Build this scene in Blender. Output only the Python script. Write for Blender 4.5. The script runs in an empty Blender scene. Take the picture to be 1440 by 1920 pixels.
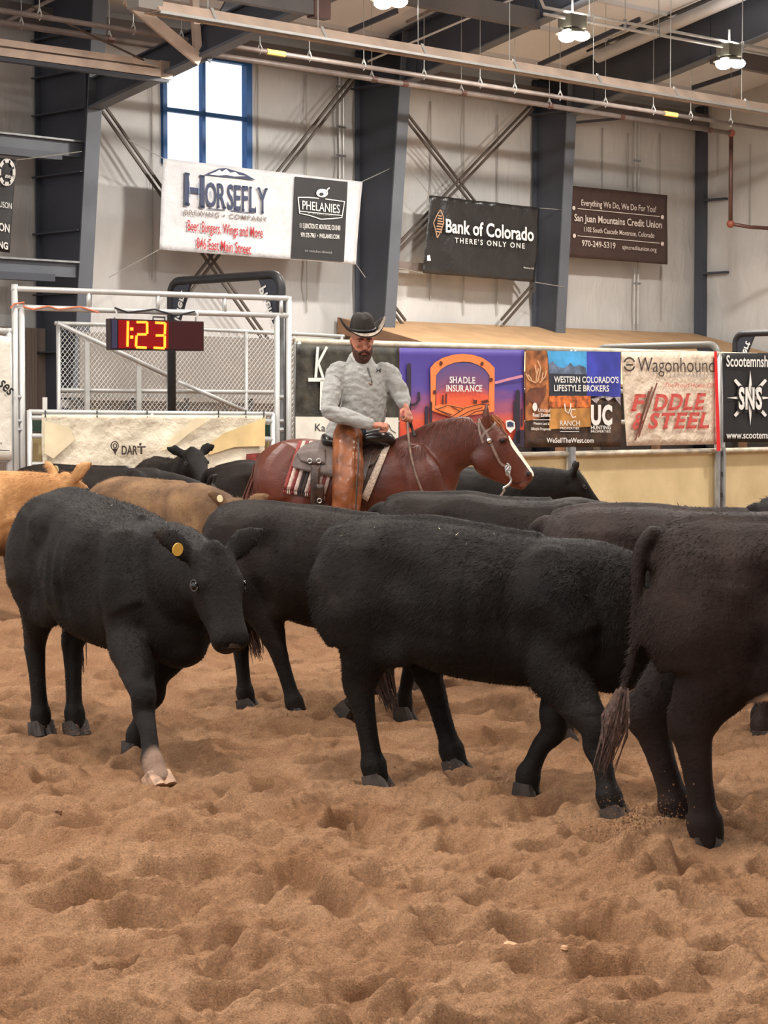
import bpy, bmesh, math, random
import numpy as np
from mathutils import Vector, Matrix

random.seed(7)
RNG = np.random.default_rng(11)
scn = bpy.context.scene
COL = scn.collection

# ------------------------------------------------------------------ camera
F = 4000.0                      # focal length in pixels of the 1440x1920 frame
CAM = np.array([0.0, 0.0, 1.72])
PITCH = math.atan(190.0 / F)
cd = bpy.data.cameras.new('camera')
cam = bpy.data.objects.new('camera', cd)
COL.objects.link(cam)
cam.location = CAM
cam.rotation_euler = (math.pi / 2 - PITCH, 0, 0)
cd.sensor_fit = 'VERTICAL'
cd.sensor_height = 36.0
cd.lens = F / 1920 * 36.0
cd.clip_start = 0.1
cd.clip_end = 400
scn.camera = cam

# ------------------------------------------------------------------ world, light, exposure
world = bpy.data.worlds.new('overcast_sky')
scn.world = world
world.use_nodes = True
bg = world.node_tree.nodes['Background']
bg.inputs['Color'].default_value = (0.93, 0.97, 1.0, 1)
bg.inputs['Strength'].default_value = 1.4
LAMP_POWER = 540.0
LAMP_COLOR = (1.0, 0.95, 0.88)
scn.view_settings.view_transform = 'Standard'
scn.view_settings.look = 'None'
scn.view_settings.gamma = 1.0
scn.view_settings.use_curve_mapping = False
scn.view_settings.exposure = 0.0
scn.cycles.use_denoising = True
scn.cycles.use_adaptive_sampling = True
scn.cycles.adaptive_threshold = 0.05
scn.cycles.max_bounces = 5
scn.cycles.diffuse_bounces = 3
scn.cycles.glossy_bounces = 2
scn.cycles.transmission_bounces = 4
scn.cycles.sample_clamp_indirect = 4.0

# ------------------------------------------------------------------ picking points in the place
R2 = math.sqrt(0.5)
U = np.array([R2, R2, 0.0])         # along the long wall, to the right and away
N = np.array([-R2, R2, 0.0])        # into the long wall
ZUP = np.array([0.0, 0.0, 1.0])

def ray(px, py):
    x, y, z = (px - 720) / F, 1.0, -(py - 960) / F
    c, s = math.cos(PITCH), math.sin(PITCH)
    return np.array([x, y * c + z * s, -y * s + z * c])

def hit(px, py, pt, nrm):
    r = ray(px, py)
    t = float(np.dot(np.asarray(pt, float) - CAM, nrm)) / float(np.dot(r, nrm))
    return CAM + r * t

def W(px, py, D=30.0):   # on a vertical plane parallel to the long wall
    return hit(px, py, N * D, N)

def S(px, py, s):        # on a vertical plane square to the long wall
    return hit(px, py, U * s, U)

def G(px, py, z=0.0):    # on the ground
    return hit(px, py, (0, 0, z), ZUP)

def Y(px, py, d):        # at distance d
    r = ray(px, py)
    return CAM + r * (d / r[1])

def SD(s, D, z):
    return U * s + N * D + ZUP * z

def sd(p):
    return float(np.dot(p, U)), float(np.dot(p, N)), float(p[2])

# ------------------------------------------------------------------ materials
def lin(c):
    out = []
    for v in c[:3]:
        v = v / 255.0
        out.append(v / 12.92 if v <= 0.04045 else ((v + 0.055) / 1.055) ** 2.4)
    return tuple(out) + (1.0,)

MATS = {}

def M(name, rgb, rough=0.6, metal=0.0, var=0.0, vscale=4.0, rgb2=None, bump=0.0, bscale=40.0,
      spec=0.5, sheen=0.0, emit=0.0, coord='Object', stretch=None, detail=4.0):
    if name in MATS:
        return MATS[name]
    m = bpy.data.materials.new(name)
    m.use_nodes = True
    nt = m.node_tree
    b = nt.nodes['Principled BSDF']
    b.inputs['Base Color'].default_value = lin(rgb)
    b.inputs['Roughness'].default_value = rough
    b.inputs['Metallic'].default_value = metal
    b.inputs['Specular IOR Level'].default_value = spec
    if sheen:
        b.inputs['Sheen Weight'].default_value = sheen
        b.inputs['Sheen Roughness'].default_value = 0.5
    if emit:
        b.inputs['Emission Color'].default_value = lin(rgb)
        b.inputs['Emission Strength'].default_value = emit
    if var or bump or rgb2:
        tc = nt.nodes.new('ShaderNodeTexCoord')
        src = tc.outputs[coord]
        if stretch:
            mp = nt.nodes.new('ShaderNodeMapping')
            mp.inputs['Scale'].default_value = stretch
            nt.links.new(src, mp.inputs['Vector'])
            src = mp.outputs['Vector']
        if var or rgb2:
            n = nt.nodes.new('ShaderNodeTexNoise')
            n.inputs['Scale'].default_value = vscale
            n.inputs['Detail'].default_value = detail
            nt.links.new(src, n.inputs['Vector'])
            r = nt.nodes.new('ShaderNodeValToRGB')
            c1 = lin([min(255, v * (1 - var)) for v in rgb])
            c2 = lin(rgb2) if rgb2 else lin([min(255, v * (1 + var)) for v in rgb])
            r.color_ramp.elements[0].position = 0.32
            r.color_ramp.elements[0].color = c1
            r.color_ramp.elements[1].position = 0.68
            r.color_ramp.elements[1].color = c2
            nt.links.new(n.outputs['Fac'], r.inputs['Fac'])
            nt.links.new(r.outputs['Color'], b.inputs['Base Color'])
        if bump:
            n2 = nt.nodes.new('ShaderNodeTexNoise')
            n2.inputs['Scale'].default_value = bscale
            n2.inputs['Detail'].default_value = 5
            nt.links.new(src, n2.inputs['Vector'])
            bp = nt.nodes.new('ShaderNodeBump')
            bp.inputs['Strength'].default_value = 1.0
            bp.inputs['Distance'].default_value = bump
            nt.links.new(n2.outputs['Fac'], bp.inputs['Height'])
            nt.links.new(bp.outputs['Normal'], b.inputs['Normal'])
    MATS[name] = m
    return m

# ------------------------------------------------------------------ objects and meshes
ORG = {}

def tag(o, label=None, cat=None, group=None, kind=None):
    if label: o['label'] = label
    if cat: o['category'] = cat
    if group: o['group'] = group
    if kind: o['kind'] = kind
    return o

def empty(name, loc, label=None, cat=None, group=None, kind=None):
    o = bpy.data.objects.new(name, None)
    o.empty_display_size = 0.2
    o.location = [float(v) for v in loc]
    COL.objects.link(o)
    ORG[o.name] = np.array(loc, float)
    return tag(o, label, cat, group, kind)

def link_mesh(me, name, parent=None, origin=None):
    o = bpy.data.objects.new(name, me)
    COL.objects.link(o)
    if parent is not None:
        o.parent = parent
        ORG[o.name] = ORG[parent.name]
    else:
        ORG[o.name] = np.array(origin if origin is not None else (0, 0, 0), float)
        o.location = [float(v) for v in ORG[o.name]]
    return o

def mesh_from(V, faces, name):
    me = bpy.data.meshes.new(name)
    me.from_pydata([tuple(map(float, v)) for v in V], [], faces)
    me.update()
    return me

class MB:
    """Collects solid shapes in world coordinates; build() links them as one mesh object."""
    def __init__(self):
        self.v, self.f, self.uv = [], [], None

    def add(self, V, faces):
        o = len(self.v)
        self.v += [np.asarray(p, float) for p in V]
        self.f += [[i + o for i in f] for f in faces]
        return self

    def hexa(self, P):   # 8 corners: bottom ring 0-3, top ring 4-7
        return self.add(P, [[3, 2, 1, 0], [4, 5, 6, 7], [0, 1, 5, 4], [1, 2, 6, 5], [2, 3, 7, 6], [3, 0, 4, 7]])

    def box(self, c, ax, ay, az):   # centre and half-axis vectors
        c, ax, ay, az = [np.asarray(v, float) for v in (c, ax, ay, az)]
        return self.hexa([c - ax - ay - az, c + ax - ay - az, c + ax + ay - az, c - ax + ay - az,
                          c - ax - ay + az, c + ax - ay + az, c + ax + ay + az, c - ax + ay + az])

    def bar(self, p, q, w, h, up=ZUP):   # rectangular bar: w sideways, h along up
        p, q = np.asarray(p, float), np.asarray(q, float)
        t = (q - p); L = np.linalg.norm(t); t = t / L
        up = np.asarray(up, float)
        side = np.cross(t, up)
        if np.linalg.norm(side) < 1e-5:
            side = np.cross(t, (1, 0, 0))
        side /= np.linalg.norm(side)
        upv = np.cross(side, t)
        return self.box((p + q) / 2, t * L / 2, side * w / 2, upv * h / 2)

    def tube(self, pts, r, seg=8, cap=True):
        pts = [np.asarray(p, float) for p in pts]
        rr = r if hasattr(r, '__len__') else [r] * len(pts)
        n = len(pts)
        V, Fc = [], []
        prev = None
        for i, p in enumerate(pts):
            t = pts[min(i + 1, n - 1)] - pts[max(i - 1, 0)]
            t = t / (np.linalg.norm(t) + 1e-12)
            ref = prev if prev is not None else (np.array([0, 0, 1.0]) if abs(t[2]) < 0.9 else np.array([1.0, 0, 0]))
            a = ref - t * np.dot(ref, t); a /= (np.linalg.norm(a) + 1e-12)
            prev = a
            b = np.cross(t, a)
            for k in range(seg):
                th = 2 * math.pi * k / seg
                V.append(p + (a * math.cos(th) + b * math.sin(th)) * rr[i])
        for i in range(n - 1):
            for k in range(seg):
                k2 = (k + 1) % seg
                Fc.append([i * seg + k, i * seg + k2, (i + 1) * seg + k2, (i + 1) * seg + k])
        if cap:
            Fc.append(list(range(seg))[::-1])
            Fc.append([(n - 1) * seg + k for k in range(seg)])
        return self.add(V, Fc)

    def prism(self, pts, d):   # extrude a planar outline by vector d
        d = np.asarray(d, float)
        n = len(pts)
        V = [np.asarray(p, float) for p in pts] + [np.asarray(p, float) + d for p in pts]
        Fc = [list(range(n)), [n + i for i in range(n)][::-1]]
        for i in range(n):
            j = (i + 1) % n
            Fc.append([i, i + n, j + n, j][::-1])
        return self.add(V, Fc)

    def ball(self, c, r, seg=12, rings=8):
        c = np.asarray(c, float)
        r = np.asarray(r, float) * np.ones(3)
        V, Fc = [], []
        V.append(c + (0, 0, r[2]))
        for i in range(1, rings):
            ph = math.pi * i / rings
            for k in range(seg):
                th = 2 * math.pi * k / seg
                V.append(c + r * np.array([math.sin(ph) * math.cos(th), math.sin(ph) * math.sin(th), math.cos(ph)]))
        V.append(c - (0, 0, r[2]))
        for k in range(seg):
            Fc.append([0, 1 + k, 1 + (k + 1) % seg])
        for i in range(rings - 2):
            for k in range(seg):
                a = 1 + i * seg + k; b = 1 + i * seg + (k + 1) % seg
                Fc.append([a, a + seg, b + seg, b])
        L = len(V) - 1
        for k in range(seg):
            Fc.append([L, 1 + (rings - 2) * seg + (k + 1) % seg, 1 + (rings - 2) * seg + k])
        return self.add(V, Fc)

    def build(self, name, mat, parent=None, smooth=False, fix=True, label=None, cat=None, group=None, kind=None):
        A = np.array(self.v)
        if parent is not None:
            org = ORG[parent.name]
        else:
            mn, mx = A.min(0), A.max(0)
            org = np.array([(mn[0] + mx[0]) / 2, (mn[1] + mx[1]) / 2, mn[2]])
        me = mesh_from(A - org, self.f, name)
        if fix:
            bm = bmesh.new(); bm.from_mesh(me)
            bmesh.ops.recalc_face_normals(bm, faces=bm.faces)
            bm.to_mesh(me); bm.free()
        if smooth:
            me.polygons.foreach_set('use_smooth', [True] * len(me.polygons))
        if mat: me.materials.append(mat)
        o = link_mesh(me, name, parent, org)
        return tag(o, label, cat, group, kind)

def grid_mesh(P, nu, nv):
    """P(u,v)->point; returns verts, faces, uv list for a single-sided grid."""
    V, Fc, UV = [], [], []
    for j in range(nv + 1):
        for i in range(nu + 1):
            V.append(P(i / nu, j / nv)); UV.append((i / nu, j / nv))
    for j in range(nv):
        for i in range(nu):
            a = j * (nu + 1) + i
            Fc.append([a, a + 1, a + nu + 2, a + nu + 1])
    return V, Fc, UV

def sheet(name, P, nu, nv, thick, mat, parent=None, smooth=True, **kw):
    """A thin solid sheet: P(u,v) front, offset back by vector or function 'thick'."""
    V, Fc, UV = grid_mesh(P, nu, nv)
    n = len(V)
    tv = np.asarray(thick, float)
    V2 = [np.asarray(p, float) + tv for p in V]
    F2 = [[i + n for i in f[::-1]] for f in Fc]
    side = []
    idx = lambda i, j: j * (nu + 1) + i
    loop = [idx(i, 0) for i in range(nu)] + [idx(nu, j) for j in range(nv)] + \
           [idx(i, nv) for i in range(nu, 0, -1)] + [idx(0, j) for j in range(nv, 0, -1)]
    for k in range(len(loop)):
        a, b = loop[k], loop[(k + 1) % len(loop)]
        side.append([b, a, a + n, b + n])
    mb = MB(); mb.add(V + V2, Fc + F2 + side)
    o = mb.build(name, mat, parent, smooth=smooth, fix=True, **kw)
    me = o.data
    uvl = me.uv_layers.new(name='UVMap')
    uvs = np.array(UV + UV)
    li = np.zeros(len(me.loops), np.int32); me.loops.foreach_get('vertex_index', li)
    uvl.data.foreach_set('uv', uvs[li].ravel())
    return o

def smoothnoise(x, y, cell, seed):
    """Value noise at arbitrary points."""
    x = np.asarray(x, float) / cell; y = np.asarray(y, float) / cell
    xi = np.floor(x).astype(np.int64); yi = np.floor(y).astype(np.int64)
    fx, fy = x - xi, y - yi
    fx = fx * fx * fx * (fx * (fx * 6 - 15) + 10); fy = fy * fy * fy * (fy * (fy * 6 - 15) + 10)
    def h(a, b):
        n = (a * 374761393 + b * 668265263 + seed * 1442695041) & 0xffffffff
        n = ((n ^ (n >> 13)) * 1274126177) & 0xffffffff
        n = n ^ (n >> 16)
        return (n & 0xffff) / 65535.0 * 2 - 1
    return (h(xi, yi) * (1 - fx) + h(xi + 1, yi) * fx) * (1 - fy) + (h(xi, yi + 1) * (1 - fx) + h(xi + 1, yi + 1) * fx) * fy

# ------------------------------------------------------------------ lettering
_cap = {}
def text_data(s, weight=0.0, shear=0.0, space=1.0):
    cu = bpy.data.curves.new('lettering', 'FONT')
    cu.body = s
    cu.size = 1.0
    cu.offset = weight
    cu.shear = shear
    cu.space_character = space
    cu.resolution_u = 3
    cu.fill_mode = 'FRONT'
    o = bpy.data.objects.new('lettering', cu)
    COL.objects.link(o)
    dg = bpy.context.evaluated_depsgraph_get()
    me = bpy.data.meshes.new_from_object(o.evaluated_get(dg))
    V = np.array([v.co[:] for v in me.vertices]) if len(me.vertices) else np.zeros((0, 3))
    Fc = [list(p.vertices) for p in me.polygons]
    bpy.data.objects.remove(o); bpy.data.curves.remove(cu); bpy.data.meshes.remove(me)
    return V, Fc

def cap_h(weight):
    k = round(weight, 3)
    if k not in _cap:
        V, _ = text_data('H', weight)
        _cap[k] = V[:, 1].max()
    return _cap[k]

def letter(s, L, R, h, pick, mat, parent, weight=0.0, shear=0.0, space=1.0, name='lettering', h2=None, arc=0.0, rot=False):
    """Flat print: baseline from pixel L to pixel R on the surface pick(px,py); capital height h pixels."""
    V, Fc = text_data(s, weight, shear, space)
    if not len(V): return None
    x0, x1 = V[:, 0].min(), V[:, 0].max()
    ch = cap_h(weight)
    L = np.array(L, float); R = np.array(R, float)
    mb = MB()
    P = []
    for v in V:
        t = (v[0] - x0) / max(x1 - x0, 1e-6)
        hh = h if h2 is None else h + (h2 - h) * t
        b = L + (R - L) * t
        if rot:
            dv = (R - L) / np.linalg.norm(R - L)
            b = b + np.array([dv[1], -dv[0]]) * v[1] / ch * hh
            P.append(pick(b[0], b[1])); continue
        P.append(pick(b[0], b[1] - v[1] / ch * hh - arc * 4 * t * (1 - t)))
    mb.add(P, Fc)
    return mb.build(name, mat, parent, fix=False)

SERIF = {'F': [(0, 0), (0, 1), (1, 1, 'v')], 'D': [(0, 0), (0, 1)], 'L': [(0, 0), (0, 1), (1, 0, 'v')], 'E': [(0, 0), (0, 1), (1, 1, 'v'), (1, 0, 'v')], 'H': [(0, 0), (0, 1), (1, 0), (1, 1)],
         'T': [(.5, 0), (0, 1, 'v'), (1, 1, 'v')], 'I': [(.5, 0), (.5, 1)], 'N': [(0, 0), (0, 1), (1, 1)], 'A': [(0, 0), (1, 0)], 'R': [(0, 0), (0, 1), (1, 0)],
         'Y': [(0, 1), (1, 1), (.5, 0)], 'U': [(0, 1), (1, 1)], 'P': [(0, 0), (0, 1)], 'K': [(0, 0), (0, 1), (1, 0), (1, 1)], 'W': [(0, 1), (1, 1)], 'M': [(0, 0), (1, 0), (0, 1), (1, 1)]}
def serif_letter(s, L, R, h, pick, mat, parent, weight=0.01, shear=0.0, h2=None, gap=.10, thick=.075, sw=.13):
    """lettering with slab serifs: one flat mesh per word"""
    V, Fc, x = [], [], 0.0
    ch = cap_h(weight)
    for c in s:
        if c == ' ': x += .35; continue
        gv, gf = text_data(c, weight)
        gv = gv / ch
        x0, x1 = gv[:, 0].min(), gv[:, 0].max()
        o = len(V)
        V += [(x + a - x0, b_) for a, b_, _ in gv]; Fc += [[i + o for i in f] for f in gf]
        w = x1 - x0; st = .09 + weight * 1.3
        for q in SERIF.get(c, []):
            o = len(V)
            if len(q) == 3:
                cx = x + (w - .035 if q[0] else .035); yy = (0, .22) if q[1] == 0 else (.78, 1.0)
                V += [(cx - .035, yy[0]), (cx + .035, yy[0]), (cx + .035, yy[1]), (cx - .035, yy[1])]
            else:
                cx = x + st + q[0] * (w - 2 * st)
                yy = (0, thick) if q[1] == 0 else (1 - thick, 1)
                V += [(cx - sw - st * .4, yy[0]), (cx + sw + st * .4, yy[0]), (cx + sw + st * .4, yy[1]), (cx - sw - st * .4, yy[1])]
            Fc.append([o, o + 1, o + 2, o + 3])
        x += w + gap + (.08 if c in SERIF else .0)
    X = np.array(V)
    X[:, 0] += X[:, 1] * shear
    t0, t1 = X[:, 0].min(), X[:, 0].max()
    L = np.array(L, float); R = np.array(R, float)
    P = []
    for a, b_ in X:
        t = (a - t0) / (t1 - t0); q = L + (R - L) * t
        hh = h if h2 is None else h + (h2 - h) * t
        P.append(pick(q[0], q[1] - b_ * hh))
    mb = MB(); mb.add(P, Fc)
    return mb.build('lettering', mat, parent, fix=False)

def poly(pts, pick, mat, parent, name='printed_shape'):
    mb = MB()
    mb.add([pick(*p) for p in pts], [list(range(len(pts)))])
    return mb.build(name, mat, parent, fix=False)

def strokes(lines, w, pick, mat, parent, name='printed_line'):
    """Flat printed strokes of pixel width w along pixel polylines."""
    mb = MB()
    for pts in lines:
        pts = [np.array(p, float) for p in pts]
        n = len(pts)
        V = []
        for i in range(n):
            t = pts[min(i + 1, n - 1)] - pts[max(i - 1, 0)]
            t /= (np.linalg.norm(t) + 1e-9)
            nn = np.array([-t[1], t[0]]) * w / 2
            V += [pick(*(pts[i] + nn)), pick(*(pts[i] - nn))]
        mb.add(V, [[2 * i, 2 * i + 1, 2 * i + 3, 2 * i + 2] for i in range(n - 1)])
    return mb.build(name, mat, parent, fix=False)

def circle_px(c, rx, ry=None, n=24, a0=0, a1=360):
    ry = ry or rx
    return [(c[0] + rx * math.cos(math.radians(a0 + (a1 - a0) * i / n)), c[1] + ry * math.sin(math.radians(a0 + (a1 - a0) * i / n)))
            for i in range(n + (0 if abs(a1 - a0) == 360 else 1))]
# ------------------------------------------------------------------ shared materials
m_steel = M('dark_painted_steel', (67, 71, 81), 0.5, 0.0, var=0.06, vscale=1.5)
m_steel_edge = M('grey_painted_flange', (95, 100, 108), 0.5, 0.0, var=0.05, vscale=2)
m_galv = M('galvanised_pipe', (200, 200, 197), 0.42, 0.3, var=0.03, vscale=5)
m_galv_d = M('dull_galvanised', (150, 152, 153), 0.5, 0.4, var=0.1, vscale=7)
m_white_wall = None
m_tan_steel = M('tan_steel', (212, 190, 172), 0.45, 0.15, var=0.08, vscale=2)  # one tan tone shared by braces, strut and heater reflector
m_pipe = M('brown_iron_pipe', (130, 118, 112), 0.5, 0.2, var=0.1, vscale=3)
m_pipe_dark = M('dark_red_iron_pipe', (92, 62, 54), 0.5, 0.2, var=0.1, vscale=3)
m_wire = M('thin_steel_wire', (185, 185, 180), 0.4, 0.6)
m_black = M('black_paint', (38, 38, 40), 0.45, var=0.1, vscale=6)
m_rod = M('brown_brace_rod', (88, 78, 70), 0.5, 0.2)
m_white = M('white_print', (238, 236, 230), 0.6)
m_yellow_tag = M('yellow_pipe_label', (214, 184, 104), 0.6)

S_END0 = 41.0
# ------------------------------------------------------------------ ground: loose arena footing
def pit_field():
    r = np.random.default_rng(5)
    L = []
    for _ in range(680):
        y = 5.2 * (16.0 / 5.2) ** r.random()
        x = (r.random() * 0.72 - 0.36) * y
        L.append((x, y, 0.07 + 0.09 * r.random(), 0.03 + 0.065 * r.random(), r.random() * math.pi, 0.6 + 0.4 * r.random()))
    return L
PITS = pit_field()
PITS += [(*G(1130, 1615)[:2], .16, .07, .3, .7), (*G(330, 1690)[:2], .16, .08, 2.6, .6), (*G(205, 1690)[:2], .15, .08, .2, .8),
         (*G(700, 1855)[:2], .16, .08, .5, .8), (*G(420, 1755)[:2], .13, .08, .9, .7), (*G(860, 1745)[:2], .14, .07, .1, .5),
         (*G(320, 1640)[:2], .13, .08, .1, .5), (*G(735, 1525)[:2], .15, .07, .4, .6), (*G(1010, 1510)[:2], .17, .08, 2.9, .5)]
MOUNDS = [(*G(1190, 1640)[:2], .22, .10), (*G(1230, 1560)[:2], .2, .05), (*G(640, 1340)[:2], .2, .05), (*G(960, 1330)[:2], .25, .08),
          (*G(850, 1490)[:2], .25, .05), (*G(280, 1560)[:2], .3, .04), (*G(560, 1345)[:2], .16, .04)]

FEET = [G(*p)[:2] for p in ((80, 1372), (145, 1372), (255, 1412), (302, 1470), (716, 1470), (868, 1452), (978, 1492), (1152, 1536), (1336, 1606), (548, 1350), (394, 1344))]
def gh(x, y):
    """height of the footing"""
    x = np.asarray(x, float); y = np.asarray(y, float)
    wx = x + 0.12 * smoothnoise(x, y, 0.5, 31); wy = y + 0.12 * smoothnoise(x, y, 0.5, 32)
    h = 0.030 * smoothnoise(wx * .7, wy * 1.1, 0.62, 1) + 0.022 * smoothnoise(wx * .7, wy * 1.15, 0.33, 2)
    rid = 1 - np.abs(smoothnoise(wx * .6, wy * 1.2, 0.36, 3)) * 2
    h = h + 0.010 * rid
    h = h + 0.016 * smoothnoise(x, y, 0.14, 4) + 0.015 * smoothnoise(x, y, 0.075, 5) + 0.011 * smoothnoise(x, y, 0.036, 6) + 0.007 * smoothnoise(x, y, 0.018, 7)
    shape = h.shape
    hf, xf, yf = h.reshape(-1), x.reshape(-1), y.reshape(-1)
    big = hf.size > 5000
    for (px, py, r, d, a, e) in PITS:
        if big:
            k = np.nonzero((np.abs(xf - px) < 2.4 * r) & (np.abs(yf - py) < 2.4 * r))[0]
            if not len(k): continue
        else:
            k = np.arange(hf.size)
        dx, dy = xf[k] - px, yf[k] - py
        c, s = math.cos(a), math.sin(a)
        q = np.sqrt((dx * c + dy * s) ** 2 + ((-dx * s + dy * c) / e) ** 2) / r
        hf[k] += -d * 1.15 * np.exp(-(q * 1.1) ** 4) + 0.22 * d * np.exp(-((q - 1.3) / 0.4) ** 2)
    for (px, py) in FEET:
        w = np.exp(-(((xf - px) ** 2 + (yf - py) ** 2) / .13 ** 2) ** 2)
        hf += (-.012 - hf) * w
    for (px, py, r, d) in MOUNDS:
        q = ((xf - px) ** 2 + (yf - py) ** 2) / (r * r)
        hf += d * np.exp(-q) * (1 + .6 * smoothnoise(xf, yf, 0.08, 9))
    return hf.reshape(shape)

def make_ground():
    nc, nr = 600, 820
    ys = 4.6 * (27.0 / 4.6) ** (np.arange(nr + 1) / nr)
    Xs = np.linspace(-0.42, 0.42, nc + 1)
    YY, XX = np.meshgrid(ys, Xs, indexing='ij')
    X = XX * YY
    H = gh(X, YY) 
    edge = np.clip((0.42 - np.abs(XX)) / 0.05, 0, 1) * np.clip((27 - YY) / 3, 0, 1) * np.clip((YY - 4.6) / .3, 0, 1)
    H = H * edge - 0.06 * (1 - edge)
    V = np.stack([X, YY, H], -1).reshape(-1, 3)
    i = np.arange(nr)[:, None] * (nc + 1) + np.arange(nc)[None, :]
    Fc = np.stack([i, i + 1, i + nc + 2, i + nc + 1], -1).reshape(-1, 4)
    base = len(V)
    outer = np.array([SD(-8, -18, -.065), SD(S_END0, -18, -.065), SD(S_END0, 30.2, -.065), SD(-8, 30.2, -.065)])
    V = np.vstack([V, outer])
    me = bpy.data.meshes.new('floor')
    nf = len(Fc) + 1
    me.vertices.add(len(V)); me.vertices.foreach_set('co', V.ravel())
    me.loops.add(nf * 4)
    li = np.concatenate([Fc.ravel(), np.arange(base, base + 4)]).astype(np.int32)
    me.loops.foreach_set('vertex_index', li)
    me.polygons.add(nf)
    me.polygons.foreach_set('loop_start', np.arange(nf) * 4)
    me.polygons.foreach_set('loop_total', np.full(nf, 4))
    me.update(calc_edges=True)
    me.polygons.foreach_set('use_smooth', np.ones(nf, bool))
    return me

def dirt_material():
    m = bpy.data.materials.new('loose_arena_dirt'); m.use_nodes = True
    nt = m.node_tree; b = nt.nodes['Principled BSDF']
    b.inputs['Roughness'].default_value = 0.95
    b.inputs['Specular IOR Level'].default_value = 0.15
    tc = nt.nodes.new('ShaderNodeTexCoord')
    n1 = nt.nodes.new('ShaderNodeTexNoise'); n1.inputs['Scale'].default_value = 2.2; n1.inputs['Detail'].default_value = 6
    n2 = nt.nodes.new('ShaderNodeTexNoise'); n2.inputs['Scale'].default_value = 120; n2.inputs['Detail'].default_value = 5
    n2.inputs['Roughness'].default_value = 0.75
    for n in (n1, n2): nt.links.new(tc.outputs['Object'], n.inputs['Vector'])
    r1 = nt.nodes.new('ShaderNodeValToRGB')
    r1.color_ramp.elements[0].position = .3; r1.color_ramp.elements[0].color = lin((184, 137, 101))
    r1.color_ramp.elements[1].position = .7; r1.color_ramp.elements[1].color = lin((214, 168, 130))
    nt.links.new(n1.outputs['Fac'], r1.inputs['Fac'])
    r2 = nt.nodes.new('ShaderNodeValToRGB')
    r2.color_ramp.elements[0].position = .30; r2.color_ramp.elements[0].color = (.42, .39, .37, 1)
    r2.color_ramp.elements[1].position = .72; r2.color_ramp.elements[1].color = (1.45, 1.43, 1.4, 1)
    nt.links.new(n2.outputs['Fac'], r2.inputs['Fac'])
    mx = nt.nodes.new('ShaderNodeMix'); mx.data_type = 'RGBA'; mx.blend_type = 'MULTIPLY'
    mx.inputs['Factor'].default_value = 0.8
    nt.links.new(r1.outputs['Color'], mx.inputs['A']); nt.links.new(r2.outputs['Color'], mx.inputs['B'])
    nt.links.new(mx.outputs['Result'], b.inputs['Base Color'])
    n3 = nt.nodes.new('ShaderNodeTexNoise'); n3.inputs['Scale'].default_value = 45; n3.inputs['Detail'].default_value = 6
    n3.inputs['Roughness'].default_value = 0.7
    n4 = nt.nodes.new('ShaderNodeTexNoise'); n4.inputs['Scale'].default_value = 190; n4.inputs['Detail'].default_value = 4
    n4.inputs['Roughness'].default_value = 0.7
    for n in (n3, n4): nt.links.new(tc.outputs['Object'], n.inputs['Vector'])
    bp = nt.nodes.new('ShaderNodeBump'); bp.inputs['Distance'].default_value = 0.07
    nt.links.new(n3.outputs['Fac'], bp.inputs['Height'])
    bp2 = nt.nodes.new('ShaderNodeBump'); bp2.inputs['Distance'].default_value = 0.035
    nt.links.new(n4.outputs['Fac'], bp2.inputs['Height']); nt.links.new(bp.outputs['Normal'], bp2.inputs['Normal'])
    nt.links.new(bp2.outputs['Normal'], b.inputs['Normal'])
    return m
m_dirt = dirt_material()
gme = make_ground(); gme.materials.append(m_dirt)
floor = link_mesh(gme, 'floor'); tag(floor, 'loose brown arena dirt churned with hoof prints', None, None, 'structure')

MB().add([(-120, -120, -.09), (120, -120, -.09), (120, 140, -.09), (-120, 140, -.09)], [[0, 1, 2, 3]]).build(
    'ground', M('pale_bounce_ground', (176, 174, 170), .9, var=.06, vscale=.5), None, fix=False, kind='structure')  # unseen outside ground, made pale to bounce neutral light onto the ceiling
# ------------------------------------------------------------------ walls of white insulation
def wall_material():
    m = bpy.data.materials.new('white_vinyl_insulation'); m.use_nodes = True
    nt = m.node_tree; b = nt.nodes['Principled BSDF']
    b.inputs['Roughness'].default_value = 0.45
    tc = nt.nodes.new('ShaderNodeTexCoord')
    n1 = nt.nodes.new('ShaderNodeTexNoise'); n1.inputs['Scale'].default_value = .5; n1.inputs['Detail'].default_value = 6
    r1 = nt.nodes.new('ShaderNodeValToRGB')
    r1.color_ramp.elements[0].position = .3; r1.color_ramp.elements[0].color = lin((190, 189, 187))
    r1.color_ramp.elements[1].position = .7; r1.color_ramp.elements[1].color = lin((214, 212, 209))
    nt.links.new(tc.outputs['Object'], n1.inputs['Vector']); nt.links.new(n1.outputs['Fac'], r1.inputs['Fac'])
    nt.links.new(r1.outputs['Color'], b.inputs['Base Color'])
    mp = nt.nodes.new('ShaderNodeMapping'); mp.inputs['Scale'].default_value = (1.6, 1.6, .7)
    mp.inputs['Rotation'].default_value = (0.3, .2, 0)
    n2 = nt.nodes.new('ShaderNodeTexNoise'); n2.inputs['Scale'].default_value = 1.6; n2.inputs['Detail'].default_value = 7
    n2.inputs['Distortion'].default_value = .5
    nt.links.new(tc.outputs['Object'], mp.inputs['Vector']); nt.links.new(mp.outputs['Vector'], n2.inputs['Vector'])
    bp = nt.nodes.new('ShaderNodeBump'); bp.inputs['Distance'].default_value = 0.045
    nt.links.new(n2.outputs['Fac'], bp.inputs['Height']); nt.links.new(bp.outputs['Normal'], b.inputs['Normal'])
    return m
m_wall = wall_material()
m_ceil = M('white_ceiling_insulation', (232, 235, 240), 0.5, var=0.03, vscale=.6, bump=.05, bscale=1.4)

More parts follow.
